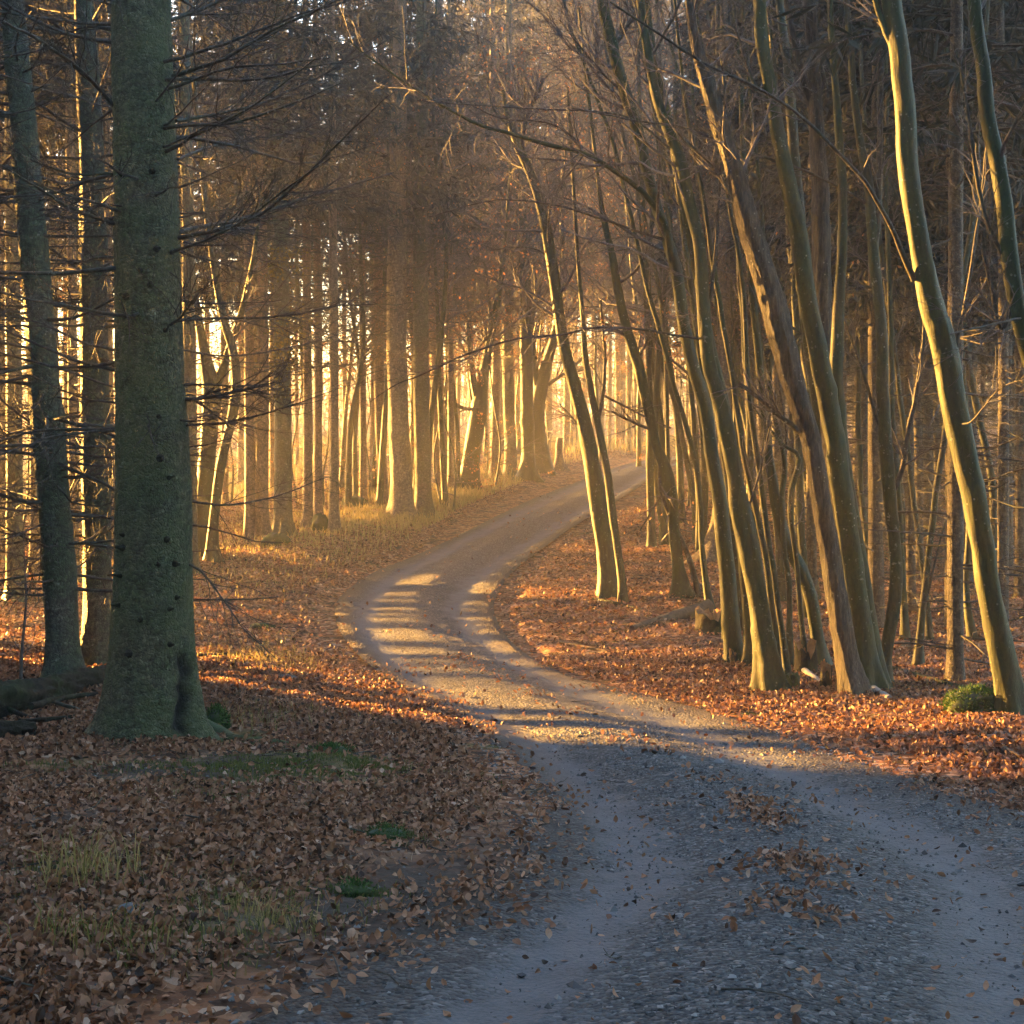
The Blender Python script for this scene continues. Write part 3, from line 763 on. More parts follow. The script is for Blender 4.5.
for a in [(250, 900, .3, .3, 420, .06), (262, 920, .12, .12, 160, .11, .002, .5, 1), (100, 900, .4, .4, 300, .06), (90, 880, .12, .12, 120, .2, .003, .5, 1), (30, 860, .4, .4, 300, .05), (200, 950, .4, .2, 200, .05), (215, 790, .35, .3, 400, .06), (300, 768, .6, .33, 6500, .03, .003, 0, .4), (180, 790, .5, .3, 2200, .03, .003, 0, .4), (225, 745, .35, .2, 900, .035, .003, 0, .35), (215, 805, .35, .2, 700, .035, .003, 0, .35), (345, 765, .3, .15, 700, .03, .003, 0, .3), (50, 768, .4, .15, 500, .035, .003, 0, .35), (355, 895, .1, .06, 300, .03, .003, 0, .25), (388, 838, .13, .08, 400, .03, .003, 0, .25), (20, 885, .4, .2, 700, .04, .003, 0, .3), (180, 930, .25, .15, 120, .08), (110, 950, .15, .1, 120, .14),
          (262, 660, .5, .8, 700, .14, .004, .4, 1), (300, 640, .9, .8, 200, .12, .004, .4, 1), (265, 720, .3, .4, 250, .12, .003, .3, .9), (350, 560, 1.4, 1.2, 300, .16, .006, .5, 1), (300, 555, 1.5, 1.5, 500, .16, .006, .5, 1), (240, 580, 1.2, 1.5, 400, .16, .006, .5, 1),
          (445, 505, 1.5, 2.5, 4200, .26, .009, .5, 1), (470, 492, 1.2, 3., 3200, .26, .01, .5, 1), (395, 519, 1.6, .9, 2200, .24, .008, .5, 1), (350, 527, 1.4, 1.0, 1200, .22, .008, .5, 1), (550, 470, 1.5, 4, 2000, .25, .012, .5, 1), (290, 538, 1.4, 1.5, 1500, .2, .008, .5, 1), (510, 480, 1.2, 3, 1200, .22, .01, .5, 1),
          (900, 690, .5, .4, 120, .12, .003, .4, 1), (690, 800, .3, .3, 0, .1)]:
    grass_patch(*a)
o = gr.build('verge_grass', GRASS, smooth=False, attr='rnd'); tag(o, kind='stuff', label='short pale grass tufts along the verges and under the trees', cat='grass')

fg = MB(); n = 150000
y = 39 + 75 * rng.random(n) ** 1.6; x = y * rng.uniform(-.62, .14, n)
k = rng.random(n) < np.clip(field_f(x, y) + .12 * sstep(36, 44, y) + .8 * sstep(66, 84, y), 0, 1) * (.4 + .6 * vnoise(x * .5, y * .5, 31)); x, y = x[k], y[k]
k = road_d(x, y) > .6; x, y = x[k], y[k]
v, f4, f3, a = blades(x, y, ground_z(x, y), rng.uniform(.25, .65, len(x)) * np.clip(y / 60, .6, 1.2), .012 * y / 50, rng.uniform(.45, 1, len(x)))
fg.add(v, f4, a); fg.l.append(f3.ravel()); fg.s.append(np.full(len(f3), 3)); fg.mi.append(np.zeros(len(f3), int))
o = fg.build('field_grass', GRASS, smooth=False, attr='rnd'); tag(o, kind='stuff', label='tall dry grass of the sunlit field behind the left trees', cat='grass')
# ------------------------------------------------------------------ the trees of the near left
FS = make_tree('spruce_tree', 'thick grey-green spruce trunk in front on the left, with a dark split at its foot', 'tree', BARK_SPRUCE,
    [(152, 742, 92), (152, 690, 86), (152, 620, 79), (153, 500, 75), (149, 340, 66), (147, 230, 63), (144, 110, 60), (141, 0, 58)],
    sides=72, ext=4, flare=.42, rough=.035, ds=.028, hfl=None, seed=3, fine=.012, lobes=4) if False else None
def front_spruce():
    pts = [(152, 745, 88), (152, 690, 85), (152, 620, 79), (153, 500, 75), (149, 340, 66), (147, 230, 63), (144, 110, 60), (141, 0, 58)]
    foot = ground_hit(152, 738); Y = foot[1]
    P = np.array([pix(a, b, Y) for a, b, c in pts]); R = np.array([c / 2 * Y / F for a, b, c in pts])
    P[0] = foot - [0, 0, .2]; P = np.vstack([P, P[-1] + [-.05, 0, 4.0]]); R = np.append(R, R[-1] * .85)
    root = thing('spruce_tree', 'thick grey-green spruce trunk in front on the left, dark split at its foot', 'tree', foot)
    n, s = 330, 90
    q = catmull(np.column_stack([P, R]), n); PP, RR_ = q[:, :3], q[:, 3]
    h = PP[:, 2] - foot[2]; a = np.linspace(0, 2 * np.pi, s, endpoint=False)
    # ring angle measured from +X towards the lens: th=0 right, th=90deg at the camera side
    A, Hh = np.meshgrid(a, h)
    off = 1 + .05 * fbm(np.cos(A) * 1.5 + 20, np.sin(A) * 1.5 + Hh * .7 + 20, 4)
    off += .042 * fbm(np.cos(A) * 9 + 40, np.sin(A) * 9 + Hh * 13 + 40, 6, 3) + .012 * np.abs(fbm(np.cos(A) * 22 + 60, np.sin(A) * 22 + Hh * 26 + 60, 8, 3))
    def ad(c): return np.abs((A - c + np.pi) % (2 * np.pi) - np.pi)
    for c, wv, am in [(.15, .3, .45), (2.8, .35, .5), (1.5, .5, .08), (4.0, .5, .6), (5.2, .4, .6), (.85, .2, .14), (2.1, .25, .16)]:
        off += am * np.exp(-(ad(c) / wv) ** 2) * np.exp(-np.maximum(Hh - .02, 0) / .2)
    off += .16 * np.exp(-np.maximum(Hh, 0) / .35)
    # split in the bark and the burl beside it (right of the camera side)
    sc = np.exp(-((A - .62 - .1 * np.sin(Hh * 9) - .16 * fbm(Hh * 7 + 3, A * 0 + 2, 19)) / (.19 + .08 * fbm(Hh * 11 + 7, A * 3, 23))) ** 2) * sstep(.02, .12, Hh) * sstep(.78, .6, Hh)
    off -= .22 * sc
    off += .10 * np.exp(-(ad(.25) / .3) ** 2) * np.exp(-((Hh - .5) / .22) ** 2)
    off += .03 * np.exp(-(ad(.95) / .2) ** 2) * np.exp(-((Hh - .4) / .3) ** 2)
    X = np.empty((n, s, 3)); rr = RR_[:, None] * off
    X[..., 0] = PP[:, None, 0] + rr * np.cos(A); X[..., 1] = PP[:, None, 1] - rr * np.sin(A); X[..., 2] = PP[:, None, 2]
    idx = np.arange(n * s).reshape(n, s); nx = np.roll(idx, -1, 1)
    f = np.stack([idx[:-1], idx[1:], nx[1:], nx[:-1]], -1).reshape(-1, 4)
    m = BARK_SPRUCE.copy(); m.name = 'front_spruce_bark'; nt = m.node_tree; g = G(nt); b = nt.nodes['Principled BSDF']
    src = b.inputs['Base Color'].links[0].from_socket
    v = g.coord((1, 1, 1))
    grn = g.mix(g.math('MULTIPLY', g.ramp(g.noise(v, 2.2, 5, .65), [(.45, 0), (.62, 1)]), .6), src, (.105, .125, .062))
    pale = g.mix(g.math('MULTIPLY', g.ramp(g.noise(g.coord((5, 5, 9)), 3.5, 7, .75), [(.52, 0), (.66, 1)]), .55), grn, (.20, .215, .18))
    g.l(g.mix(g.attr('scar'), g.mix(1.0, pale, (1.25, 1.25, 1.0), 'MULTIPLY'), (.012, .009, .007)), b.inputs['Base Color'])
    mb = MB(); mb.add(X, f, np.clip(sc * 1.3 * (.7 + .6 * fbm(A * 6, Hh * 14, 15)), 0, 1).ravel())
    bp_ = [n_ for n_ in nt.nodes if n_.type == 'BUMP'][0]; bp_.inputs['Strength'].default_value = 1.0; bp_.inputs['Distance'].default_value = .035
    mb.build('trunk', m, root, foot, True, 'scar')
    # snapped branch stubs and their dark sockets
    def at(px, row, out=0.0):
        z = ZC - (row - HZ) / F * Y; i = int(np.argmin(np.abs(PP[:, 2] - z)))
        dx = np.clip(((px - CX) / F * Y - PP[i, 0]) / RR_[i], -.97, .97); th = math.acos(dx)
        j = int(round(th / (2 * np.pi) * s)) % s
        return X[i, j], np.array([math.cos(th), -math.sin(th), 0])
    for k, (px, row) in enumerate([(167, 458), (175, 478), (174, 535), (168, 560), (180, 562), (131, 533), (131, 547), (128, 572), (183, 594), (176, 606), (140, 648), (150, 614), (176, 640), (128, 600), (163, 252), (150, 273), (159, 290), (160, 178), (130, 180), (166, 415), (134, 300), (170, 330)]):
        p, nrm = at(px, row)
        ln = rng.uniform(.015, .06); d = nrm + np.array([rng.normal() * .2, 0, .25 + rng.normal() * .2])
        path = np.array([p - nrm * .03, p + nrm * .006, p + nrm * .02 + d * ln * .4, p + nrm * .02 + d * ln])
        r = rng.uniform(.011, .02)
        v, f2, XX = tubes(path[None], np.array([[r * 2.0, r * 1.7, r * .85, r * .7]]), 9)
        mb = MB(); mb.add(v, f2); mb.add(np.vstack([XX[0, -1], XX[0, -1].mean(0, keepdims=True)]), np.array([[i, (i + 1) % 9, 9] for i in range(9)]))
        mb.build('branch_stub', DARKWOOD, root, foot)
    t = dict(root=root, foot=foot, P=PP, R=RR_, Y=Y, limbs=[])
    # surface roots
    for pts_, w0 in [([(196, 726), (235, 740), (275, 744), (315, 753), (345, 760)], .06)]:
        g3 = np.array([ground_hit(*p) for p in pts_]); g3[:, 2] -= .005; g3[-1, 2] -= .06; g3[0, 2] += .05
        c = catmull(g3, 26); r = np.linspace(w0, w0 * .3, 26)
        v, f2, _ = tubes(c[None], r[None], 9, off=1 + .2 * rng.normal(size=(1, 26, 9)) * .5); mb = MB(); mb.add(v, f2); mb.build('root', ROOT, root, foot)
    # long bare limbs
    def limb(pl, dy=0., side=4):
        c = np.array([pix(a, b, Y + dy * i / (len(pl) - 1)) for i, (a, b, w_) in enumerate(pl)]); r = np.array([.75 * w_ / 2 * Y / F for a, b, w_ in pl])
        q = catmull(np.column_stack([c, r]), 9 * len(pl)); q[:, :3] += np.cumsum(rng.normal(size=(len(q), 3)) * .002, axis=0)
        P1, R1 = q[None, :, :3], np.maximum(q[None, :, 3], .003)
        v, f2, _ = tubes(P1, R1, 6); mb = MB(); mb.add(v, f2)
        c1, r1 = grow(P1, R1, 20, 1.1, (.3, .8), 8, .012, .10, .12, 1, .42, .0024, .3, None, .5)
        v, f2, _ = tubes(c1, r1, 4); mb.add(v, f2)
        c2, r2 = grow(c1, r1, 6, .40, (.3, .8), 5, 0, .12, .2, 1, .6, .0016, .4)
        v, f2, _ = tubes(c2, r2, 3); mb.add(v, f2)
        mb.build('limb', DEAD, root, foot)
    for pl, dy in [([(176, 233, 8), (205, 226, 6), (239, 219, 5.5), (300, 198, 4.5), (350, 184, 3), (392, 172, 2)], 1.5), ([(176, 238, 7), (215, 230, 5.5), (262, 214, 4.5), (310, 172, 3.5), (352, 130, 2.5), (390, 95, 1.5)], -1.5),
                   ([(176, 121, 6), (205, 115, 5), (253, 104, 4), (300, 83, 3), (352, 56, 2), (400, 30, 1.4)], 1.0), ([(172, 76, 7), (200, 66, 5.5), (226, 56, 5), (275, 27, 4), (330, 2, 3), (380, -30, 2)], -1.),
                   ([(178, 400, 6), (205, 398, 5.5), (236, 391, 5), (258, 385, 4), (272, 382, 3.5)], .2), ([(165, 255, 7), (192, 246, 4), (236, 226, 3.5), (280, 195, 3), (330, 160, 2)], -2.2),
                   ([(180, 320, 5), (215, 318, 4), (262, 317, 3.5), (310, 312, 3), (345, 305, 2), (378, 302, 1.3)], .8), ([(160, 330, 5), (178, 318, 4.5), (196, 296, 4), (206, 285, 2.5)], -.8),
                   ([(178, 160, 5), (200, 150, 4), (240, 140, 3), (290, 132, 2.5), (340, 110, 1.5)], 2.), ([(120, 225, 7), (95, 215, 5), (62, 200, 4), (30, 178, 3), (0, 160, 2)], -1.6), ([(118, 110, 6), (80, 70, 5), (40, 40, 4), (0, 20, 3)], -1.8),
                   ([(125, 430, 5), (90, 433, 4), (55, 438, 3.5), (20, 450, 3), (-20, 462, 2)], -1.2), ([(180, 425, 4), (220, 424, 3.5), (262, 416, 3), (300, 405, 2), (345, 390, 1.2)], -.5), ([(118, 30, 6), (80, 28, 4), (40, 50, 3), (-10, 60, 2)], 1.5),
                   ([(185, 500, 4), (225, 505, 3), (275, 497, 2.4), (330, 478, 1.5)], 1.5), ([(170, 20, 6), (210, 5, 5), (260, -25, 4)], .5), ([(178, 350, 3), (230, 355, 2.6), (300, 345, 2), (350, 330, 1.3)], 2.5), ([(182, 560, 4), (205, 575, 3), (225, 605, 2.2), (245, 632, 1.8), (270, 652, 1.3)], -.6), ([(118, 350, 5), (85, 345, 4), (40, 325, 3), (0, 318, 2)], 1.5)]:
        limb(pl, dy)
    return t
FS = front_spruce()
FS['limbs'] = []
mdead = dead_whorls(2.6, 7.4, .40, 4, 2.2, .3, twn=9)
vv = np.concatenate(mdead.v); vv += FS['foot'] + np.array([-.05, 0, 0]); mdead.v = [vv]; mdead.build('dead_branches', DEAD, FS['root'], FS['foot'])

make_tree('spruce_tree', 'dark left-leaning spruce trunk near the left edge, second from the thick front spruce', 'tree', BARK_SPRUCE,
    [(64, 684, 46), (62, 650, 33), (59, 560, 32), (49, 440, 31), (41, 340, 29), (30, 210, 28), (22, 110, 26), (12, 0, 24)], sides=24, ext=5, flare=.5, ds=.08, seed=5, dead=dict(z0=1.0, z1=8.5, step=.24, per=4, L=2.6, twn=11))
make_tree('spruce_tree', 'dark spruce trunk just left of the thick front spruce, half lost in twigs', 'tree', BARK_SPRUCE,
    [(99, 668, 40), (98, 620, 29), (96, 500, 29), (95, 350, 27), (93, 210, 26), (88, 80, 22), (84, 0, 18)], sides=22, ext=5, flare=.5, ds=.09, seed=6, dead=dict(z0=1.2, z1=9, step=.26, per=4, L=2.4, twn=11))
make_tree('spruce_tree', 'slim dark trunk close behind the right edge of the thick front spruce', 'tree', BARK_SPRUCE,
    [(190, 575, 20), (190, 520, 14), (190, 400, 13), (188, 260, 12), (186, 100, 11), (184, 0, 10)], sides=14, ext=6, seed=7, dead=dict(z0=2.5, z1=10, step=.4, per=4, L=2.2, twn=8))
for k, (px, row, wd, lab) in enumerate([(15, 600, 17, 'thin shaded spruce at the far left edge, left of the leaning dark trunk'), (-40, 640, 30, 'spruce trunk cut by the left edge of the picture'), (36, 575, 12, 'thin gold-rimmed spruce seen between the left edge and the leaning dark trunk'), (74, 580, 11, 'thin sunlit spruce seen between the two dark left trunks'), (-90, 700, 34, 'stout spruce just past the left edge with bare low branches'), (110, 560, 10, 'thin spruce seen in the gap left of the thick front trunk'), (2, 560, 10, 'thin pale spruce deep in the wood at the far left edge'), (56, 548, 9, 'hair-thin spruce deep behind the leaning dark trunk')]):
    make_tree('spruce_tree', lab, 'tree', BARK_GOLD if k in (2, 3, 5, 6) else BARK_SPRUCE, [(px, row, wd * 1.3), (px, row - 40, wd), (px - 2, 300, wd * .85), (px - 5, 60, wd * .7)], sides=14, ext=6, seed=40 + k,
              dead=dict(z0=.8, z1=9.5, step=.42, per=3, L=1.8, twn=7), crown=dict(z0=9.5, z1=22, R=2.0, per=7, step=.5, dens=24))

# forked beeches behind the front spruce
make_tree('beech_tree', 'dark forked beech close to the right of the thick front spruce', 'tree', BARK_MOSS,
    [(202, 556, 26), (203, 520, 18), (206, 470, 17), (210, 420, 17), (212, 392, 19), (204, 350, 10), (197, 310, 8), (190, 250, 6)], sides=16, ext=4, seed=8,
    limbs=[[(212, 395, 12), (222, 370, 10), (232, 340, 9), (245, 300, 7), (255, 250, 5), (262, 200, 3)]], twig=dict(n=8, L=2.6, z0=.5))
make_tree('beech_tree', 'slim curved beech stem leaning right, second stem right of the thick front spruce', 'tree', BARK_HAZEL,
    [(212, 563, 18), (213, 530, 11), (220, 470, 10), (229, 430, 10), (236, 392, 10), (234, 355, 9), (224, 320, 8), (214, 270, 6), (205, 200, 5)], sides=12, ext=4, seed=9, twig=dict(n=8, L=2.2, z0=.5))

# ------------------------------------------------------------------ sunlit spruces at the field edge
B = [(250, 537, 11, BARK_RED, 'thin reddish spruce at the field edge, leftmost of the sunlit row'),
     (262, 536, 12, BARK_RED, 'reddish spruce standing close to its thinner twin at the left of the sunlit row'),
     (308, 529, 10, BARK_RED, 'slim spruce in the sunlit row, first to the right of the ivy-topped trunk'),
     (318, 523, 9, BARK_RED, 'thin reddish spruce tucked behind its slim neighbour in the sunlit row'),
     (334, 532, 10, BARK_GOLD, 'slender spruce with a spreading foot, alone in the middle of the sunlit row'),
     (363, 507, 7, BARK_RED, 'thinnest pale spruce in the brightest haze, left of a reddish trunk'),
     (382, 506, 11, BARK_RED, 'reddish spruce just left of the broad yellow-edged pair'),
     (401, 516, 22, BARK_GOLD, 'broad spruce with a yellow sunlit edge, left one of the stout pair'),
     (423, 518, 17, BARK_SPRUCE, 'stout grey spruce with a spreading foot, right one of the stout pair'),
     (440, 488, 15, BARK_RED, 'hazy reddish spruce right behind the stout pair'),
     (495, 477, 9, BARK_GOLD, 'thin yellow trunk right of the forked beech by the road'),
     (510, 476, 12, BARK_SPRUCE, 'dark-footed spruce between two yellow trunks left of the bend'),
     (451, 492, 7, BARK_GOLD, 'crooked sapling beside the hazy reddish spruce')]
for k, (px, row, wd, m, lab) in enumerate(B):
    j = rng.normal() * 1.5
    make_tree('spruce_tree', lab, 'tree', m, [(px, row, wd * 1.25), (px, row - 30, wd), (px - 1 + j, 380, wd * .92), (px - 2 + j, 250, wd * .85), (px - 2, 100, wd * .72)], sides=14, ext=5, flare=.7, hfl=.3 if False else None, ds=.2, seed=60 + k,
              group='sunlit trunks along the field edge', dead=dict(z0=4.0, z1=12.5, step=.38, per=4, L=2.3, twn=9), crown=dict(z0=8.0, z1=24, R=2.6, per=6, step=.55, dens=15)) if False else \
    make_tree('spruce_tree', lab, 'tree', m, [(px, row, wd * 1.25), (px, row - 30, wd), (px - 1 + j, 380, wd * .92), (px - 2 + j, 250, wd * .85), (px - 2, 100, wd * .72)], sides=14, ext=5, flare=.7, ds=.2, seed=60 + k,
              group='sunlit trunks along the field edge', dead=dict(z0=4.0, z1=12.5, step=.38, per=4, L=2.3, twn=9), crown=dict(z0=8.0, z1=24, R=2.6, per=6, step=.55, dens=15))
iv = make_tree('spruce_tree', 'grey spruce with glowing yellow ivy round its top, in the sunlit row', 'tree', BARK_SPRUCE,
    [(283, 534, 22), (283, 500, 18), (283, 420, 17), (282, 330, 16), (281, 240, 15), (280, 100, 13)], sides=18, ext=5, flare=.8, ds=.15, seed=75, group='sunlit trunks along the field edge', dead=dict(z0=4.0, z1=12.5, step=.38, per=4, L=2.3, twn=9), crown=dict(z0=8.0, z1=24, R=2.6, per=6, step=.55, dens=15))
zz = rng.uniform(3.2, 6.8, 2600); q = np.array([np.interp(zz + iv['foot'][2], iv['P'][:, 2], iv['P'][:, c]) for c in range(2)])
aa = rng.uniform(0, 6.28, len(zz)); rr = .22 + .16 * np.abs(rng.normal(size=len(zz))) * (1 + .8 * vnoise(zz * 2, aa, 3)) 
kk = vnoise(zz * 1.4 + 9, aa * .9 + 3, 6) > .42
p = np.stack([q[0] + np.cos(aa) * rr, q[1] + np.sin(aa) * rr, zz + iv['foot'][2]], -1)[kk]
v, f, a = cards(p, rng.normal(size=p.shape) + [0, 0, -.6], rng.uniform(.06, .11, len(p)), .035, .3, rng.random(len(p)))
mb = MB(); mb.add(v, f, a); mb.build('ivy', IVY, iv['root'], iv['foot'], False, 'rnd')

make_tree('beech_tree', 'forked beech with a swollen yellow-lit foot, beside the grassy verge left of the road', 'tree', BARK_MOSS,
    [(468, 489, 26), (470, 470, 19), (474, 440, 17), (479, 412, 17), (480, 400, 14), (486, 360, 9), (494, 320, 8), (500, 285, 6), (505, 240, 4)], sides=16, ext=4, flare=.5, seed=80,
    limbs=[[(479, 408, 10), (473, 380, 8), (469, 340, 7), (466, 300, 5), (460, 250, 3)], [(478, 410, 5), (462, 408, 4), (445, 402, 3.5), (432, 395, 2)], [(482, 395, 7), (488, 350, 6), (490, 310, 4), (484, 260, 3)]], twig=dict(n=22, L=6.0, z0=.4, n2=10, n3=7, r=.4), leaves=1600)
make_tree('beech_tree', 'yellow-green beech trunk left of the bend, beside a dark curved twin', 'tree', BARK_MOSS,
    [(528, 480, 22), (528, 455, 14), (527, 400, 13), (526, 340, 13), (525, 280, 11), (522, 200, 8)], sides=14, ext=4, flare=.8, seed=81, limbs=[[(526, 345, 6), (534, 310, 5), (545, 270, 3)]], twig=dict(n=22, L=6.0, z0=.4, n2=10, n3=7, r=.4), leaves=1600)
make_tree('beech_tree', 'dark beech curving to the right above the bend, right of its yellow-green twin', 'tree', BARK_MOSS,
    [(541, 472, 26), (540, 450, 17), (537, 420, 16), (540, 390, 14), (548, 360, 11), (556, 330, 9), (561, 290, 7), (562, 240, 5)], sides=14, ext=4, flare=.6, seed=82, limbs=[[(539, 400, 10), (534, 360, 8), (532, 310, 6), (536, 260, 4)], [(548, 385, 5), (558, 378, 4), (570, 370, 3), (585, 355, 2)]], twig=dict(n=22, L=6.0, z0=.4, n2=10, n3=7, r=.4), leaves=1600)
def post_stump():
    t = make_tree('tree_stump', 'short upright snag on the grassy verge at the crest of the road', 'stump', BARK_RED, [(559, 470, 13), (559, 458, 8), (559, 447, 7), (560, 438, 6)], sides=12, ext=0, flare=.8, ds=.08, seed=83)
post_stump()

# ------------------------------------------------------------------ the leaning group right of the road
make_tree('beech_tree', 'leaning broken-topped trunk standing alone beside the bend, bright strip down its left side', 'tree', BARK_ROUGH if False else BARK_HAZEL,
    [(610, 597, 25), (606, 560, 18), (599, 511, 17), (588, 442, 16), (577, 395, 13), (563, 340, 11), (552, 262, 11), (540, 200, 11), (528, 168, 9), (518, 145, 9), (507, 115, 5), (503, 90, 3)], sides=20, ext=0, flare=.5, ds=.07, seed=20, taper_top=.3,
    limbs=[[(519, 148, 7), (526, 120, 5), (535, 98, 4.5), (543, 78, 5)], [(587, 440, 4), (575, 420, 2), (560, 405, 1.5)], [(553, 265, 3), (540, 250, 2), (515, 246, 1.6), (490, 250, 1)], [(512, 130, 3), (492, 105, 2.2), (485, 60, 1.5), (470, 10, 1)]], twig=dict(n=18, L=2.8, z0=.5, n2=8, n3=6, r=.3), leaves=400)
make_tree('beech_tree', 'thin wavy stem close beside the leaning broken-topped trunk', 'tree', BARK_HAZEL,
    [(623, 602, 11), (621, 575, 8), (612, 511, 8), (608, 477, 8), (602, 445, 7.5), (597, 419, 7), (590, 385, 6.5), (585, 355, 6), (583, 320, 5), (578, 260, 4)], sides=12, ext=3, flare=.6, ds=.08, seed=21, limbs=[[(598, 420, 5), (603, 390, 4.5), (604, 350, 4), (600, 300, 3)], [(602, 395, 3), (625, 407, 2.5), (650, 420, 2.2), (672, 428, 2)]], twig=dict(n=8, L=1.6, z0=.5))
make_tree('beech_tree', 'twisted mossy beech with a knotted bend, behind the log right of the road', 'tree', BARK_MOSS,
    [(684, 597, 20), (679, 570, 12), (675, 540, 11), (672, 505, 12), (669, 488, 15), (664, 465, 12), (656, 445, 9), (652, 425, 11), (645, 395, 11), (638, 365, 11), (630, 340, 10), (620, 300, 9), (612, 255, 7), (605, 225, 6), (598, 180, 4)], sides=18, ext=3, flare=.8, rough=.10, ds=.07, seed=22,
    limbs=[[(655, 440, 7), (660, 460, 6), (662, 490, 6), (672, 520, 6), (684, 545, 6), (693, 570, 7), (699, 595, 8)], [(648, 428, 4), (630, 420, 3), (612, 410, 2)], [(630, 338, 5), (614, 328, 3), (596, 318, 1.5)], [(670, 480, 2.5), (655, 505, 2), (640, 530, 1.4)], [(617, 285, 4), (640, 265, 3), (655, 225, 2)]], twig=dict(n=12, L=1.8, z0=.4, n2=7), leaves=150)
make_tree('beech_tree', 'straight thin stem left of the twisted mossy beech', 'tree', BARK_HAZEL, [(652, 547, 11), (651, 520, 8), (650, 470, 8), (650, 420, 7), (648, 340, 6), (644, 240, 5), (640, 120, 4)], ext=4, seed=23, twig=dict(n=10, L=2.4, z0=.4), leaves=150)
make_tree('beech_tree', 'thin shaded stem right behind the straight stem by the twisted mossy beech', 'tree', BARK_MOSS, [(666, 545, 12), (662, 520, 8), (657, 480, 8), (655, 420, 7), (660, 340, 6), (668, 240, 5)], ext=4, seed=24, twig=dict(n=10, L=2.4, z0=.4), leaves=150)
make_tree('beech_tree', 'slim bending stem between the twisted mossy beech and the leaning green stems', 'tree', BARK_HAZEL, [(697, 543, 10), (695, 515, 6.5), (690, 478, 6), (683, 442, 5.5), (675, 403, 5), (665, 374, 5), (658, 345, 4), (650, 300, 3)], ext=3, seed=25, twig=dict(n=9, L=2.0, z0=.4))
make_tree('spruce_tree', 'stout trunk with a golden flared foot, half hidden by the leaning green stems', 'tree', BARK_GOLD, [(713, 562, 34), (717, 540, 22), (721, 510, 17), (723, 460, 15), (724, 380, 14), (724, 250, 12), (724, 100, 10)], sides=18, ext=4, flare=.7, seed=26, dead=dict(z0=2, z1=8, step=.5, per=3, L=1.6))

RG = 'leaning green stems beside the road on the right'
R1 = make_tree('beech_tree', 'tallest grey-green stem of the left clump, sweeping up to the left over the road', 'tree', BARK_MOSS,
    [(774, 693, 32), (765, 650, 23), (753, 579, 20), (742, 511, 21), (736, 477, 15), (728, 425, 18), (719, 390, 15), (711, 357, 14), (705, 310, 13), (700, 240, 12), (690, 190, 12), (681, 155, 12), (658, 97, 10), (645, 29, 9), (640, -10, 8)], sides=26, ext=2.5, flare=.7, ds=.06, seed=30, group=RG, leanY=.03,
    limbs=[[(708, 345, 4), (698, 339, 3.2), (674, 335, 3), (640, 330, 3), (597, 329, 2.8), (564, 336, 2.6), (517, 341, 2.5), (470, 355, 2.3), (428, 374, 2.0), (400, 385, 1.6), (374, 402, 1.2)], [(682, 160, 5), (660, 140, 3), (630, 118, 2.6), (590, 112, 2.2), (545, 111, 2), (500, 109, 1.6), (455, 106, 1.3), (418, 103, 1)], [(745, 520, 3), (760, 470, 2.5), (772, 420, 2)], [(650, 60, 4), (672, 20, 3.5), (690, -20, 3)], [(705, 330, 4), (715, 260, 4), (720, 180, 3), (728, 90, 2.5)]], twig=dict(n=14, L=2.6, z0=.5, n2=8, n3=6, bias=(-1., .3, .2), r=.3))
R2 = make_tree('beech_tree', 'left stem of the left clump, thinner and mossier, bending far over the road', 'tree', BARK_MOSS,
    [(736, 662, 24), (733, 640, 18), (727, 562, 16), (715, 477, 15), (703, 408, 14), (690, 360, 13), (681, 310, 12), (674, 265, 12), (660, 220, 11), (648, 176, 11), (634, 123, 12), (623, 88, 11), (611, 44, 12), (602, 0, 12)], sides=22, ext=2.5, flare=.4, ds=.07, seed=31, group=RG,
    limbs=[([(672, 262, 10), (665, 225, 8), (648, 198, 7), (622, 175, 6), (586, 154, 5.5), (550, 145, 5), (514, 135, 4.5), (487, 128, 4), (460, 116, 3.5), (419, 92, 3), (367, 58, 2.4), (347, 41, 1.6)], -1.6), [(668, 240, 4), (641, 232, 3), (613, 222, 2.6), (559, 205, 2.3), (515, 198, 2), (488, 199, 1.6), (430, 215, 1.2)], [(586, 154, 3), (570, 135, 2.6), (545, 122, 2.2), (500, 118, 1.8), (470, 105, 1.2)], [(611, 50, 6), (630, 20, 5), (650, -20, 4)], [(622, 90, 4), (600, 70, 3), (560, 20, 2)]], twig=dict(n=16, L=3.4, z0=.45, n2=9, n3=6, bias=(-1.3, .2, .2), r=.35))
make_tree('hazel_stem', 'thin wavy golden stem rising through the middle of the left clump', 'tree', BARK_HAZEL, [(778, 690, 11), (777, 640, 7), (770, 579, 6), (759, 528, 6), (747, 477, 6), (740, 430, 6), (733, 380, 5), (722, 320, 5), (712, 260, 5), (702, 190, 4), (690, 130, 4), (680, 60, 3)], ext=3, seed=32, group=RG, ds=.08, twig=dict(n=10, L=1.5, z0=.4))
make_tree('hazel_stem', 'thin straight golden stem just right of the wavy one in the left clump', 'tree', BARK_HAZEL, [(790, 688, 10), (784, 640, 6.5), (776, 580, 6), (766, 520, 6), (757, 450, 5.5), (750, 400, 5), (745, 330, 5), (735, 240, 4), (720, 140, 4), (700, 30, 3)], ext=3, seed=33, group=RG, ds=.08, twig=dict(n=10, L=1.5, z0=.4))
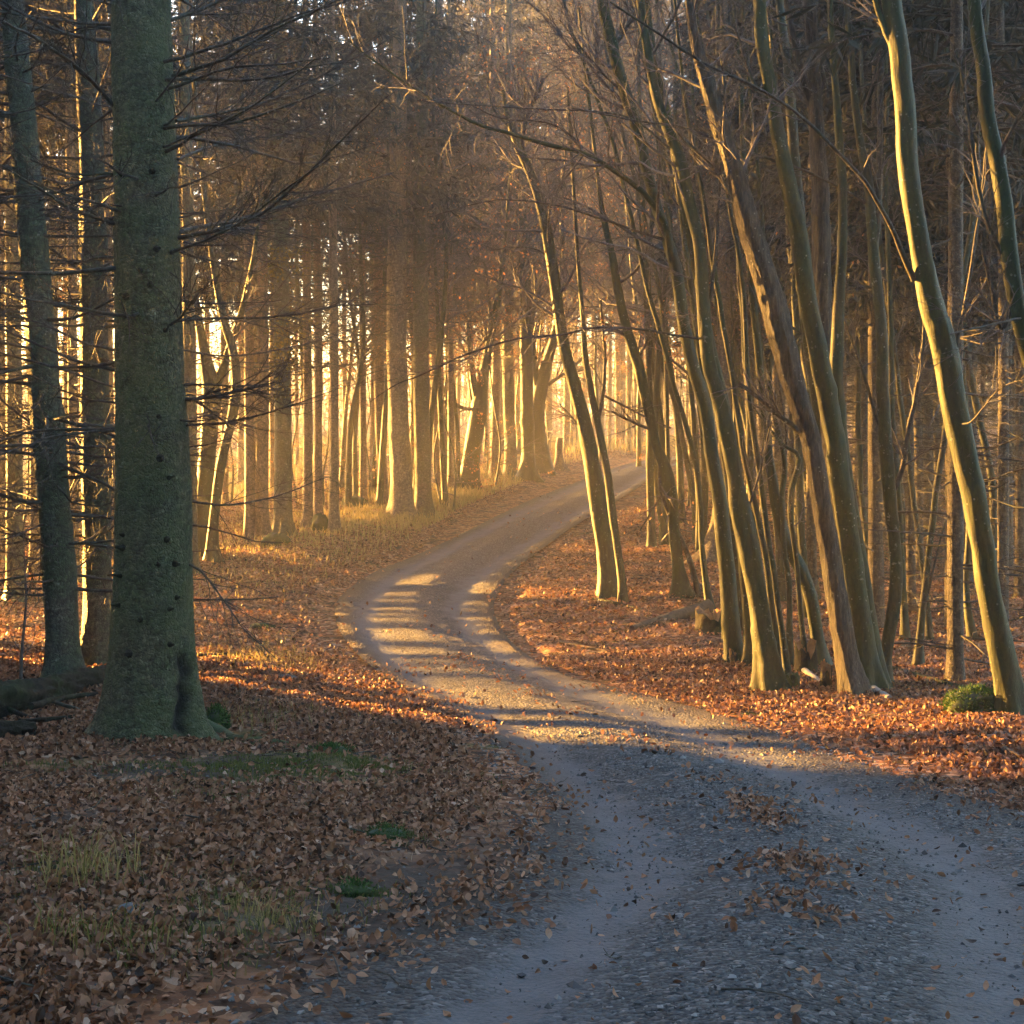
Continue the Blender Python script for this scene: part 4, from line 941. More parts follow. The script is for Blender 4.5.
make_tree('hazel_stem', 'snaking thin stem between the two clumps right of the road', 'tree', BARK_HAZEL, [(791, 668, 9), (789, 610, 6), (788, 580, 5.5), (783, 545, 5.5), (781, 500, 5.5), (784, 460, 5), (776, 420, 5), (770, 380, 5), (772, 330, 4.5), (765, 270, 4), (760, 190, 3.5), (750, 100, 3)], ext=3, seed=34, group=RG, ds=.07, limbs=[[(783, 470, 4), (788, 440, 3.5), (785, 415, 3), (780, 380, 2.5)]], twig=dict(n=10, L=1.4, z0=.35))
make_tree('beech_tree', 'stout inner stem hidden behind the left clump, lit low down', 'tree', BARK_MOSS, [(752, 664, 22), (750, 630, 13), (744, 560, 11), (733, 480, 10), (722, 400, 9), (705, 320, 9), (690, 240, 8), (676, 160, 7), (660, 80, 6), (648, 0, 5)], ext=3, seed=35, group=RG, ds=.08, twig=dict(n=10, L=1.6, z0=.5))
make_tree('beech_tree', 'rough brown trunk with an orange torn left edge, in the right clump', 'tree', BARK_ROUGH,
    [(856, 694, 32), (848, 668, 24), (833, 579, 20), (820, 494, 18), (808, 432, 19), (792, 374, 23), (778, 325, 25), (769, 290, 24), (753, 239, 22), (735, 171, 18), (719, 120, 18), (705, 75, 14), (696, 44, 11), (688, 0, 9)], sides=26, ext=3, flare=.7, rough=.16, ds=.05, seed=36, fine=.06, group=RG,
    limbs=[[(800, 432, 7), (780, 415, 5.5), (760, 398, 5), (741, 383, 5)], [(752, 235, 8), (735, 200, 6), (712, 165, 5), (690, 145, 4), (675, 130, 3)], [(735, 172, 5), (728, 120, 4), (722, 60, 3)]], twig=dict(n=9, L=1.6, z0=.5))
make_tree('beech_tree', 'smooth bright green stem at the front of the right clump', 'tree', BARK_MOSS,
    [(872, 692, 32), (868, 668, 23), (855, 579, 20), (842, 494, 21), (829, 408, 20), (814, 340, 19), (805, 295, 18), (797, 239, 18), (784, 171, 16), (770, 102, 14), (761, 51, 13), (757, 0, 12)], sides=26, ext=3, flare=.7, ds=.06, seed=37, group=RG, leanY=-.02, limbs=[[(770, 100, 5), (740, 80, 4), (715, 60, 3), (690, 45, 2)], [(772, 110, 5), (752, 80, 4), (735, 30, 3)]], twig=dict(n=8, L=1.5, z0=.6))
make_tree('beech_tree', 'upright brown trunk rising out of the right clump behind the green stem', 'tree', BARK_ROUGH, [(862, 684, 28), (856, 640, 20), (845, 560, 18), (836, 480, 18), (831, 408, 18), (828, 340, 18), (826, 256, 19), (825, 170, 17), (822, 80, 14), (818, 0, 12)], sides=22, ext=3, flare=.4, rough=.1, ds=.07, seed=38, group=RG, leanY=.05, limbs=[[(818, 150, 9), (811, 110, 9), (800, 70, 9), (792, 30, 8), (786, -10, 6)], [(826, 90, 6), (818, 45, 5), (808, 5, 4)]], twig=dict(n=8, L=1.5, z0=.6))
make_tree('beech_tree', 'slim grey-green stem on the left of the upright brown trunk in the right clump', 'tree', BARK_HAZEL, [(850, 676, 20), (843, 620, 13), (834, 540, 12), (826, 460, 11), (816, 360, 11), (810, 280, 12), (806, 200, 12), (802, 130, 11), (797, 50, 10), (792, 0, 9)], ext=3, seed=39, sides=14, group=RG, leanY=.09, twig=dict(n=8, L=1.5, z0=.6))
make_tree('beech_tree', 'second mossy stem pressed against the back of the bright green stem', 'tree', BARK_MOSS, [(880, 690, 24), (872, 640, 17), (860, 560, 16), (848, 480, 15), (842, 400, 14), (840, 340, 13), (843, 280, 11), (846, 200, 9), (842, 120, 8), (835, 0, 6)], ext=3, seed=41, sides=16, group=RG, leanY=.03, twig=dict(n=8, L=1.5, z0=.6))
make_tree('beech_tree', 'dark curved stem at the left foot of the right clump, bowed to the left', 'tree', BARK_MOSS, [(822, 668, 24), (818, 640, 13), (812, 600, 13), (802, 570, 13), (792, 552, 12), (782, 525, 12), (775, 490, 11), (770, 450, 9), (764, 400, 8), (756, 320, 7), (748, 220, 6)], ext=3, seed=42, sides=14, group=RG, twig=dict(n=7, L=1.5, z0=.5))
R10 = make_tree('beech_tree', 'pale stem right of the right clump, forking in two high up', 'tree', BARK_HAZEL,
    [(884, 686, 20), (885, 665, 13), (888, 640, 12), (893, 600, 13), (895, 545, 12), (890, 494, 13), (886, 430, 13), (882, 350, 12), (877, 300, 11), (873, 260, 11), (869, 205, 10), (860, 147, 8), (852, 79, 7), (846, 0, 6)], sides=18, ext=2.5, flare=.5, ds=.07, seed=43, group=RG,
    limbs=[[(874, 262, 8), (878, 205, 8), (878, 150, 7), (879, 80, 7), (880, 0, 6)], [(872, 207, 4), (835, 185, 3.2), (790, 165, 3), (742, 150, 2.8), (705, 135, 2.6), (674, 126, 2.4), (630, 120, 2.1), (570, 108, 1.6)], [(890, 500, 7), (903, 465, 6), (909, 430, 6), (916, 400, 6), (921, 365, 5), (925, 320, 4)], [(884, 440, 5), (872, 405, 4), (862, 370, 3.6), (848, 330, 3), (838, 305, 2.5)], [(863, 110, 3), (872, 85, 3), (880, 50, 2.5), (884, 10, 2)]], twig=dict(n=7, L=1.4, z0=.6))
R11 = make_tree('beech_tree', 'thick smooth green trunk leaning left, with a long golden edge, nearest the right border', 'tree', BARK_MOSS,
    [(1017, 718, 34), (1010, 690, 28), (990, 596, 24), (981, 545, 23), (972, 494, 24), (957, 425, 25), (942, 340, 25), (932, 307, 24), (918, 239, 20), (907, 171, 20), (903, 102, 20), (896, 34, 20), (890, -10, 19)], sides=30, ext=3.5, flare=.55, ds=.05, seed=44, group=RG,
    limbs=[([(914, 280, 8), (895, 235, 6), (879, 205, 5), (859, 174, 4.5), (811, 123, 4), (780, 98, 3.6), (749, 79, 3.2), (710, 62, 3), (674, 38, 2.8), (640, 15, 2.4), (610, -5, 2)], -1.5), [(893, 45, 9), (880, 15, 7), (870, -20, 6)], [(950, 380, 5), (960, 330, 4), (972, 260, 4), (982, 190, 3), (990, 100, 3)], ([(958, 425, 3), (975, 420, 2), (1000, 390, 1.5), (1030, 380, 1)], -1)], twig=dict(n=7, L=1.5, z0=.6))
make_tree('beech_tree', 'green trunk entering from the right border high up, leaning left', 'tree', BARK_MOSS, [(1105, 760, 34), (1090, 640, 20), (1060, 480, 18), (1040, 390, 17), (1018, 297, 17), (1003, 191, 16), (989, 130, 15), (981, 68, 14), (975, 0, 13)], sides=20, ext=3, seed=45, group=RG, limbs=[[(1012, 270, 6), (990, 230, 5), (980, 190, 5), (970, 120, 4), (960, 60, 3)], [(1016, 290, 7), (1000, 330, 5), (990, 300, 5), (980, 250, 4)], ([(1024, 318, 3), (990, 325, 2.5), (950, 336, 2)], -.8)], twig=dict(n=9, L=1.6, z0=.5))
make_tree('hazel_stem', 'slender stem leaning right between the forked pale stem and the thick leaning trunk', 'tree', BARK_HAZEL, [(917, 668, 12), (920, 640, 8), (927, 579, 7), (937, 494, 6.5), (945, 435, 6), (954, 325, 6), (964, 270, 5.5), (971, 222, 5.5), (978, 154, 5), (983, 85, 4), (988, 0, 3.5)], ext=3, seed=46, group=RG, limbs=[[(924, 610, 3), (935, 560, 2.4), (945, 520, 2)]], twig=dict(n=8, L=1.4, z0=.4))
make_tree('hazel_stem', 'hooked bare shoot curving between the clumps, thinnest of the stems', 'tree', BARK_HAZEL, [(806, 672, 8), (803, 630, 5), (797, 560, 5), (790, 500, 6), (797, 470, 6), (799, 455, 5), (790, 450, 4), (778, 440, 3)], ext=.5, seed=47, group=RG, twig=dict(n=6, L=.8, z0=.5))
make_tree('hazel_stem', 'short lit sapling behind the dark stump in the left clump', 'tree', BARK_HAZEL, [(797, 560, 10), (799, 530, 7), (800, 490, 6), (801, 440, 6), (803, 380, 5), (800, 300, 4)], ext=3, seed=48, group=RG, twig=dict(n=9, L=1.6, z0=.4))
# more slender stems in and behind the two clumps
xtra = [(728, 640, 714, 480, 688, 260, 655, 60, 7, 'thin mossy whip left of the left clump, leaning over the road'), (762, 600, 752, 480, 742, 300, 728, 120, 8, 'upright thin stem seen between the two clumps, half behind the rough trunk'), (808, 620, 800, 500, 796, 320, 790, 100, 8, 'grey stem rising between the clumps behind the snaking one'), (835, 610, 822, 480, 800, 320, 778, 120, 9, 'thin green stem behind the rough brown trunk'), (700, 560, 696, 460, 684, 330, 660, 160, 6, 'small stem in the light behind the left clump'), (742, 560, 738, 440, 730, 300, 716, 140, 7, 'dim stem in the gap above the broken stump'), (905, 640, 900, 520, 890, 360, 886, 150, 7, 'thin dim stem close behind the forked pale stem')]
for k, (x0, r0, x1, r1, x2, r2, x3, r3, wd, lab) in enumerate(xtra):
    make_tree('hazel_stem', lab, 'tree', BARK_HAZEL if k % 2 else BARK_MOSS, [(x0, r0, wd * 1.4), ((x0 * 2 + x1) / 3, r0 - 40, wd), (x1, r1, wd * .95), (x2, r2, wd * .8), (x3, r3, wd * .6)], ext=3, seed=120 + k, group=RG, twig=dict(n=10, L=1.6, z0=.35), leaves=40)

more = [(712, 610, -.20, 6, 'leaning whip just left of the left stem of the left clump'), (746, 630, -.16, 6, 'thin pole in the shade between the two big stems of the left clump'), (782, 600, -.10, 7, 'grey pole behind the wavy golden stem'), (800, 575, -.06, 7, 'straight grey pole deep between the clumps'), (815, 600, -.12, 8, 'thin leaning stem just behind the rough brown trunk on its right'), (843, 600, -.10, 7, 'dim thin stem behind the bright green stem'), (868, 620, -.04, 6, 'thin upright whip right of the bright green stem'), (896, 600, -.03, 7, 'thin upright stem behind the fork of the pale stem'), (930, 640, -.10, 6, 'thin whip crossing behind the thick leaning trunk'), (975, 640, -.05, 7, 'thin stem behind the lower half of the thick leaning trunk'), (1000, 620, -.14, 8, 'green stem leaning behind the thick leaning trunk near the border'), (725, 580, -.13, 5, 'hair-thin golden shoot behind the left clump'), (758, 560, -.15, 5, 'hair-thin shoot right of the wavy golden stem'), (680, 560, -.12, 5, 'thin golden shoot right of the twisted mossy beech')]
for k, (x0, r0, ln_, wd, lab) in enumerate(more):
    ps = [(x0, r0, wd * 1.4)] + [(x0 + ln_ * (r0 - r) * (.7 + .5 * (r0 - r) / 600) + rng.normal() * 5, r, wd * (1 - .45 * (r0 - r) / 640)) for r in (r0 - 50, r0 - 140, r0 - 240, r0 - 350, r0 - 470, r0 - 590)]
    make_tree('hazel_stem', lab, 'tree', BARK_HAZEL if k % 3 else BARK_MOSS, ps, ext=3, seed=150 + k, group=RG, twig=dict(n=9, L=1.5, z0=.35))
# ------------------------------------------------------------------ plantation on the right: thin spruces, copied from a few
def proto_spruce(name, label, group, mat, r, H, z0d, crown_z0, R, seed, whorl=.34, L=1.3, per=4, twn=6):
    root = thing(name, label, 'tree', (0, 0, 0), group)
    P = np.array([[0, 0, -.2], [0, 0, .25], [rng.normal() * .03, rng.normal() * .03, H * .3], [rng.normal() * .06, rng.normal() * .06, H * .65], [0, 0, H]])
    tp, tr, off, h = trunk_mesh(P, np.array([r * 1.15, r, r * .88, r * .6, .02]), 12, .5, .07, .16, seed=seed)
    v, f, X = tubes(tp, tr, 12, off=off); mb = MB(); mb.add(v, f); mb.build('trunk', mat, root)
    dead_whorls(z0d, crown_z0 + .5, whorl, per, L, r, twn=twn, droop=-.12, rise=.03).build('dead_branches', DEAD, root)
    crown_mesh(crown_z0, H, R, per=7, step=.5, dens=24).build('crown', [NEEDLE, DEAD], root, (0, 0, 0), False, 'rnd')
    return root
PLAB = 'thin straight spruce with dead side twigs in the dark plantation behind the leaning green stems'
PG = 'thin spruces of the plantation on the right'
protos = [proto_spruce('plantation_spruce', PLAB, PG, BARK_PLANT, rng.uniform(.075, .13), rng.uniform(15, 19), .4, rng.uniform(4.6, 6.0), rng.uniform(1.5, 1.9), 200 + k) for k in range(6)]
used = [0] * 6
occupied = []
def place(protos, used, x, y, label=None, sc=None, group=None):
    k = used.index(0) if 0 in used else int(rng.integers(len(protos)))      # every prototype is planted once
    z = float(ground_z(x, y))
    if not used[k]:
        o = protos[k]; o.location = (x, y, z); o.rotation_euler = (0, 0, rng.uniform(0, 6.28)); used[k] = 1
        if sc: o.scale = (sc,) * 3
        if label: o['label'] = label
    else: o = dup(protos[k], (x, y, z), rng.uniform(0, 6.28), sc or rng.uniform(.88, 1.15), label, group)
    return o
# ones the picture shows clearly
for px, row, lab in [(955, 684, 'nearest plantation spruce with a lit left strip, left of the thick leaning trunk'), (911, 612, 'plantation spruce with an orange lit strip, behind the slender right-leaning stem'), (864, 590, 'plantation spruce seen right of the bright green stem, lit high up'), (1003, 640, 'plantation spruce seen right of the thick leaning trunk near the border')]:
    g = ground_hit(px, row); place(protos, used, g[0], g[1], lab, 1.05 if row > 650 else .95); occupied.append(g[:2])
occ = np.array(occupied)
cnt = 0
for gy in np.arange(21, 62, 1.75):
    for gx in np.arange(2, 34, 1.6):
        x = gx + rng.uniform(-.6, .6); y = gy + rng.uniform(-.6, .6); px = CX + F * x / y
        lim = 700 + 60 * sstep(40, 22, y) if y < 46 else 735
        if y < 30: lim = max(lim, 790)
        if px < lim or px > 1130: continue
        if np.min(np.hypot(occ[:, 0] - x, occ[:, 1] - y)) < 1.3: continue
        if float(road_d(np.array([x]), np.array([y]))[0]) < 1.2: continue
        if y > 40 and rng.random() < .25: continue
        place(protos, used, x, y); cnt += 1
print('plantation', cnt)

# ------------------------------------------------------------------ hazy stand beyond the bend
HL = 'tall straight spruce in the hazy golden stand beyond the bend in the road'; HG = 'hazy spruces beyond the bend'
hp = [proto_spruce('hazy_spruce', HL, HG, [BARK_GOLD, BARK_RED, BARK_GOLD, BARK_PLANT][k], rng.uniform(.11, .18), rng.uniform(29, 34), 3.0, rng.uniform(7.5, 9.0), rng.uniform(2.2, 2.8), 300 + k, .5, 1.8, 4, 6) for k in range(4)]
hu = [0] * 4; hc = 0
for gy in np.arange(54, 92, 3.4):
    for gx in np.arange(-22, 42, 2.9):
        x = gx + rng.uniform(-1.2, 1.2); y = gy + rng.uniform(-1.3, 1.3); px = CX + F * x / y
        if px < 462 - 20 * (y > 75) or px > 820: continue
        if float(road_d(np.array([x]), np.array([y]))[0]) < 1.5: continue
        if 545 < px < 640 and y < 66: continue
        if px < 590 and y < 64: continue
        if rng.random() < (.45 if px < 610 else .05): continue
        place(hp, hu, x, y); hc += 1
print('hazy', hc)
for px, y in [(470, 67), (486, 72), (502, 66), (518, 74), (533, 69), (548, 76), (566, 71), (584, 78), (600, 70), (618, 76), (636, 72), (655, 68), (455, 76), (525, 82), (575, 84)]:
    place(hp, hu, (px - CX) / F * y, y)
# thinner scatter of trees further along the field edge
FL = 'slender spruce standing in the bright mist at the edge of the field'; FG = 'slender spruces in the mist by the field'
fp = [proto_spruce('field_spruce', FL, FG, BARK_RED, .09 + .03 * k, 19 + 2 * k, 4.0, 6.8 + .5 * k, 2.6, 340 + k, .6, 1.7, 3, 6) for k in range(3)]
fu = [0] * 3
for px, y in [(192, 45), (207, 54), (224, 48), (241, 58), (257, 44), (15, 38), (42, 41), (72, 38.5), (100, 42), (140, 60), (225, 43), (272, 50), (297, 60), (345, 55), (372, 49), (392, 58), (412, 47), (428, 60), (446, 54), (458, 66), (180, 47), (120, 45), (90, 52), (66, 42), (30, 46), (10, 40), (384, 76), (404, 84), (436, 90)]:
    place(fp, fu, (px - CX) / F * y, y)

sp = [proto_spruce('shade_spruce', 'dense young unseen spruce added for shade beyond the left border, boughs from head height up', 'dense spruces added for shade beyond the left border', BARK_PLANT, .12, 17 + k, 1.0, 3.6 + .4 * k, 2.6, 380 + k, .5, 1.4, 3, 6) for k in range(2)]
su = [0] * 2  # unseen trees added on the bank to shade the front spruce
for s_, r_ in [(8.2, 20), (7.9, 17), (8, 23), (8.3, 26), (8, 29), (8.2, 32), (7.6, 35), (6, 18), (5, 24)]:
    place(sp, su, ca * s_ - sa * r_, sa * s_ + ca * r_)

# the wood goes on around and behind the viewpoint
rear = [proto_spruce('surrounding_spruce', 'dense spruce of the wood around the viewpoint, outside the picture', 'spruces around the viewpoint', BARK_PLANT, .16, 19 + 2 * k, 1.5, 2.2 + 1.0 * k, 3.2, 440 + k, .6, 1.6, 3, 4) for k in range(2)]
ru = [0] * 2
for y in np.arange(-26, 9, 3.6):
    for x in np.arange(-24, 26, 3.8):
        x_, y_ = x + rng.uniform(-1, 1), y + rng.uniform(-1, 1)
        if y_ > 5.5 and x_ < 0: continue
        if abs(x_) < .62 * max(y_, 0) + 3.4: continue
        if y_ < 0 and -1.0 < x_ - .1 * y_ < 3.6 and y_ > -8: continue
        place(rear, ru, x_, y_)

for s_ in (-1.2, .4, 2.0, 3.6, 5.2, 6.8, 8.3):  # extra unseen rows added along the bank to block the low sun
    for r_ in (17.5, 20.5, 24, 28, 32): place(rear, ru, ca * (s_ + rng.uniform(-.4, .3)) - sa * r_, sa * s_ + ca * (r_ + rng.uniform(-1, 1)))
bs = [proto_spruce('sunblock_spruce', 'tall unseen spruce added as sun blocker beyond the left border, boughs above head height', 'tall spruces added as sun blockers beyond the left border', BARK_SPRUCE, .15, 20 + 2 * k, 3.0, 6.6 + .5 * k, 2.8, 390 + k, .6, 1.6, 3, 5) for k in range(2)]
bu_ = [0] * 2  # unseen trees added to keep the sun out of the upper air
for s_ in (13.6, 15.2, 17.0, 19.3, 21.6, 23.6):
    for q in (.46, .62):
        y_ = s_ / (sa - ca * q)
        place(bs, bu_, -q * y_ + rng.uniform(-.8, .8), y_ + rng.uniform(-.8, .8))

bh = [proto_spruce('sunblock_spruce', 'tall bare-stemmed unseen spruce added as sun blocker beyond the left border, boughs only high up', 'tall spruces added as sun blockers beyond the left border', BARK_SPRUCE, .15, 24 + 2 * k, 4.0, 8.6 + .6 * k, 3.0, 395 + k, .6, 1.6, 3, 5) for k in range(2)]
bhu = [0] * 2  # unseen high crowns added to shade the treetops above the sunlit trunks
for s_ in np.arange(25.0, 34, 2.7):
    for q in (.43, .55, .66):
        y_ = s_ / (sa - ca * q)
        if y_ < 108: place(bh, bhu, -q * y_ + rng.uniform(-.8, .8), y_ + rng.uniform(-.8, .8))

def proto_young(name, label, group, H, seed, nl):
    root = thing(name, label, 'tree', (0, 0, 0), group)
    q = np.cumsum(rng.normal(size=(6, 2)) * .12, axis=0); hz = np.linspace(0, H, 6); P = np.column_stack([q, hz]); P[0, 2] = -.1
    tp, tr, off, h = trunk_mesh(P, np.linspace(.035, .008, 6), 7, .4, .07, .2, seed=seed)
    v, f, X = tubes(tp, tr, 7, off=off); mb = MB(); mb.add(v, f); mb.build('trunk', BARK_HAZEL, root)
    t = dict(root=root, foot=np.zeros(3), P=tp[0], R=tr[0], limbs=[])
    add_twigs(t, n=16, L=2.2, z0=.12, z1=1, up=.0, ang=(.9, 1.5), n2=7, n3=5, leaves=nl, r=.5, L2=.5, L3=.45)
    return root
YL = 'young beech holding pale withered leaves, glowing among the far trunks'; YG = 'young beeches among the far trunks'
yp = [proto_young('young_beech', YL, YG, 4.5 + k, 430 + k, 1500) for k in range(3)]
yu = [0] * 3
for px, y in [(205, 39), (232, 44), (262, 41), (292, 43), (322, 40), (352, 44), (371, 42), (388, 46), (411, 43), (436, 41), (455, 40), (340, 52), (385, 55), (415, 58), (440, 54), (470, 50), (488, 54), (500, 48), (515, 56), (550, 62), (575, 70), (590, 68), (605, 72), (640, 66), (660, 60), (680, 55), (700, 50), (720, 46), (668, 46), (690, 40), (625, 76), (650, 80), (540, 78), (500, 70), (470, 74), (350, 64), (310, 58), (280, 54), (245, 56), (150, 40), (95, 38), (50, 36), (20, 33), (-40, 30), (-90, 27), (-150, 25), (-60, 36), (-200, 28), (740, 42), (715, 36)]:
    place(yp, yu, (px - CX) / F * y, y)  # those at negative columns are unseen, added to dapple the low sun
for x, y in [(-13.2, 27), (-10.4, 19.5), (-12.8, 21.6), (-11.6, 26.4), (-14.8, 29.5), (-12.2, 24.6), (-16.6, 32), (-15.2, 33.5), (-18, 36), (-11, 22.5), (-17, 29), (-19.5, 34), (-13, 31), (-20, 39), (-9.6, 20.5)]:
    place(yp, yu, x, y)  # unseen saplings added left of the view to break up sun on the road

# ------------------------------------------------------------------ slender beeches whose bare crowns fill the air over the road
def proto_beech(name, label, group, H, seed, lean):
    root = thing(name, label, 'tree', (0, 0, 0), group)
    q = np.cumsum(rng.normal(size=(7, 2)) * .14, axis=0); hz = np.linspace(0, H, 7)
    P = np.column_stack([q[:, 0] + lean * hz, q[:, 1], hz]); P[0, 2] = -.15
    tp, tr, off, h = trunk_mesh(P, np.linspace(.085, .02, 7), 9, .5, .07, .2, seed=seed)
    v, f, X = tubes(tp, tr, 9, off=off); mb = MB(); mb.add(v, f); mb.build('trunk', BARK_MOSS, root)
    t = dict(root=root, foot=np.zeros(3), P=tp[0], R=tr[0], limbs=[])
    add_twigs(t, n=22, L=4.6, z0=.28, z1=1, up=.02, ang=(.7, 1.35), n2=8, n3=5, leaves=700, r=.5, L2=.45, L3=.42)
    return root
BL = 'slender bare beech with a twiggy crown and a few orange leaves behind the bend'; BGp = 'slender bare beeches behind the bend'
bp = [proto_beech('slender_beech', BL, BGp, rng.uniform(10, 13), 400 + k, rng.uniform(-.08, .08)) for k in range(4)]
bu = [0] * 4
for px, y in [(345, 40), (372, 44), (298, 40.5), (357, 41), (376, 39.5), (449, 41), (415, 44), (455, 46), (352, 47), (440, 39), (470, 52), (505, 54), (540, 60), (395, 52), (520, 66), (600, 62), (650, 47), (690, 44), (715, 38), (668, 36), (640, 58), (700, 52), (740, 46),  (760, 38), (630, 70), (570, 74), (486, 62), (655, 33), (700, 30), (735, 33), (425, 57), (310, 50), (575, 88)]:
    place(bp, bu, (px - CX) / F * y, y, sc=rng.uniform(.85, 1.2))

# ------------------------------------------------------------------ far wood beyond the field
n = 9000
th = rng.uniform(.10, .62, n); rr = rng.uniform(118, 134, n)
x = rr * np.sin(th); y = 30 + rr * np.cos(th) ; 
hmax = 5 + 3.5 * vnoise(x * .12, y * .12, 9) + 2 * vnoise(x * .5, y * .5, 12)
z = ground_z(x, y) + rng.random(n) ** .8 * hmax
p = np.stack([x, y, z], -1); d = rng.normal(size=p.shape); d[:, 2] -= .3
v, f, a = cards(p, d, rng.uniform(.6, 1.4, n), rng.uniform(.2, .45, n), .25, rng.random(n))
mb = MB(); mb.add(v, f, a); o = mb.build('distant_wood', NEEDLE, smooth=False, attr='rnd'); tag(o, kind='stuff', label='far dark wood closing off the misty field', cat='wood')

n = 20000
th = rng.uniform(-.95, .14, n); rr = rng.uniform(88, 116, n); x = rr * np.sin(th); y = 30 + rr * np.cos(th)
cl = vnoise(x * .16, y * .16, 19); hm = (4 + 8 * cl); z = ground_z(x, y) + rng.random(n) * hm
p = np.stack([x, y, z], -1); d = rng.normal(size=p.shape)
v, f, a = cards(p, d, rng.uniform(.3, .8, n), rng.uniform(.06, .2, n), .3, rng.random(n)); mb = MB(); mb.add(v, f, a)
n = 900; i = rng.integers(0, len(x), n); b0 = np.stack([x[i], y[i], ground_z(x[i], y[i])], -1); b1 = b0 + np.stack([rng.normal(size=n) * .6, rng.normal(size=n) * .6, hm[i]], -1)
v, f, _ = tubes(b0[:, None] * (1 - np.linspace(0, 1, 4))[None, :, None] + b1[:, None] * np.linspace(0, 1, 4)[None, :, None], np.linspace(.09, .02, 4)[None] * np.ones((n, 1)), 4); mb.add(v, f, None, 1)
o = mb.build('distant_thicket', [ORANGE, BARK_GOLD], smooth=False, attr='rnd'); tag(o, kind='stuff', label='pale golden thicket on the far side of the sunlit field', cat='thicket')

# ------------------------------------------------------------------ stumps, logs, stones
def rock(name, label, cat, px, row, sx, sy, sz, mat, seed, sink=.3, grp=None):
    g = ground_hit(px, row)
    u = np.linspace(0, 2 * np.pi, 40, endpoint=False); w_ = np.linspace(0, np.pi, 22)
    U, W = np.meshgrid(u, w_); N = np.stack([np.cos(U) * np.sin(W), np.sin(U) * np.sin(W), np.cos(W)], -1)
    k = 1 + .28 * fbm(N[..., 0] * 1.6 + seed * 3 + 20, N[..., 1] * 1.6 + N[..., 2] * 1.3 + 20, seed) + .08 * fbm(N[..., 0] * 6 + 20, N[..., 1] * 6 + N[..., 2] * 5 + 20, seed + 2)
    V = N * k[..., None] * np.array([sx, sy, sz]) + g + np.array([0, 0, sz * (1 - 2 * sink)])
    n, m = U.shape; idx = np.arange(n * m).reshape(n, m); nx = np.roll(idx, -1, 1)
    f = np.stack([idx[:-1], idx[1:], nx[1:], nx[:-1]], -1).reshape(-1, 4)
    mb = MB(); mb.add(V, f); o = mb.build(name, mat, None, g); tag(o, label, cat, grp); return o, g
rock('stone', 'small grey stone half sunk in leaves near the bottom left corner', 'stone', 130, 917, .055, .045, .035, STONE, 1)
rock('boulder', 'low mossy boulder below the ivy-topped spruce on the left verge', 'boulder', 276, 545, .34, .3, .2, MOSSROCK, 2)
rock('boulder', 'pointed mossy stone left of the slender spruce with a spreading foot', 'boulder', 320, 531, .2, .2, .3, MOSSROCK, 3)
rock('boulder', 'mossy boulder at the foot of the broad yellow-edged spruce', 'boulder', 354, 508, .4, .3, .25, MOSSROCK, 4)
rock('boulder', 'flat grey stone in the leaves right of the thick front spruce', 'boulder', 262, 628, .2, .14, .07, MOSSROCK, 6, .45)
rock('boulder', 'flat pale stone lying among leaves below the left verge', 'boulder', 285, 680, .15, .11, .05, STONE, 7, .45)

def cushion(name, label, px, row, sx, sy, sz, seed, n=2600, ln=.035):
    o, g = rock(name, label, 'moss', px, row, sx, sy, sz, MOSSROCK, seed, .25)
    me = o.data; co = np.array([v.co[:] for v in me.vertices]); nr = np.array([v.normal[:] for v in me.vertices])
    i = rng.integers(0, len(co), n); k = co[i, 2] > -sz * .4; i = i[k]
    p = co[i] + rng.normal(size=(len(i), 3)) * .012; d = nr[i] + rng.normal(size=p.shape) * .5
    v, f, a = cards(p, d, rng.uniform(.5, 1.2, len(p)) * ln, ln * .16, .2, rng.random(len(p)))
    mb = MB(); mb.add(v, f, a); mb.build('moss_fronds', MOSS, o, (0, 0, 0), False, 'rnd')
cushion('moss_mound', 'round green moss mound beside the thick leaning trunk near the right border', 980, 715, .30, .24, .15, 10, 5200)
cushion('moss_mound', 'bright moss cushion against the right root of the thick front spruce', 216, 728, .10, .10, .10, 11, 1500)
cushion('moss_mound', 'flat moss cushion on the surface root right of the thick front spruce', 330, 755, .17, .10, .04, 12, 1500, .025)
cushion('moss_mound', 'tiny moss cushion near the left edge of the gravel, lowest of the three there', 355, 895, .07, .06, .03, 13, 700, .02)
cushion('moss_mound', 'small moss cushion among leaves left of the gravel', 386, 838, .10, .08, .03, 14, 900, .02)

# rotten mossy log and heap at the left
def log_between(name, label, cat, pa, pb, ra, rb, mat, lift=.0, sides=14, n=24, rough=.12, wob=.03, endmat=None, seed=1, part=None):
    a, b = ground_hit(*pa), ground_hit(*pb); a[2] += ra * .7 + lift; b[2] += rb * .7
    c = np.linspace(a, b, n); c += np.cumsum(rng.normal(size=c.shape) * wob * np.linalg.norm(b - a) / n, axis=0) * [1, 1, .4]
    r = np.linspace(ra, rb, n); A, Hh = np.meshgrid(np.linspace(0, 6.283, sides, endpoint=False), np.linspace(0, np.linalg.norm(b - a), n))
    off = 1 + rough * fbm(np.cos(A) * 1.5 + 9 + seed, np.sin(A) * 1.5 + Hh * 2 + 9, seed) + rough * .6 * fbm(np.cos(A) * 5 + 9, np.sin(A) * 5 + Hh * 9 + 9, seed + 5)
    v, f, X = tubes(c[None], r[None], sides, off=off[None]); mb = MB(); mb.add(v, f)
    for e in (0, -1):
        mb.add(np.vstack([X[0, e], X[0, e].mean(0, keepdims=True)]), np.array([[i, (i + 1) % sides, sides] for i in range(sides)]))
    o = mb.build(name, mat, None, a); tag(o, label, cat); return o
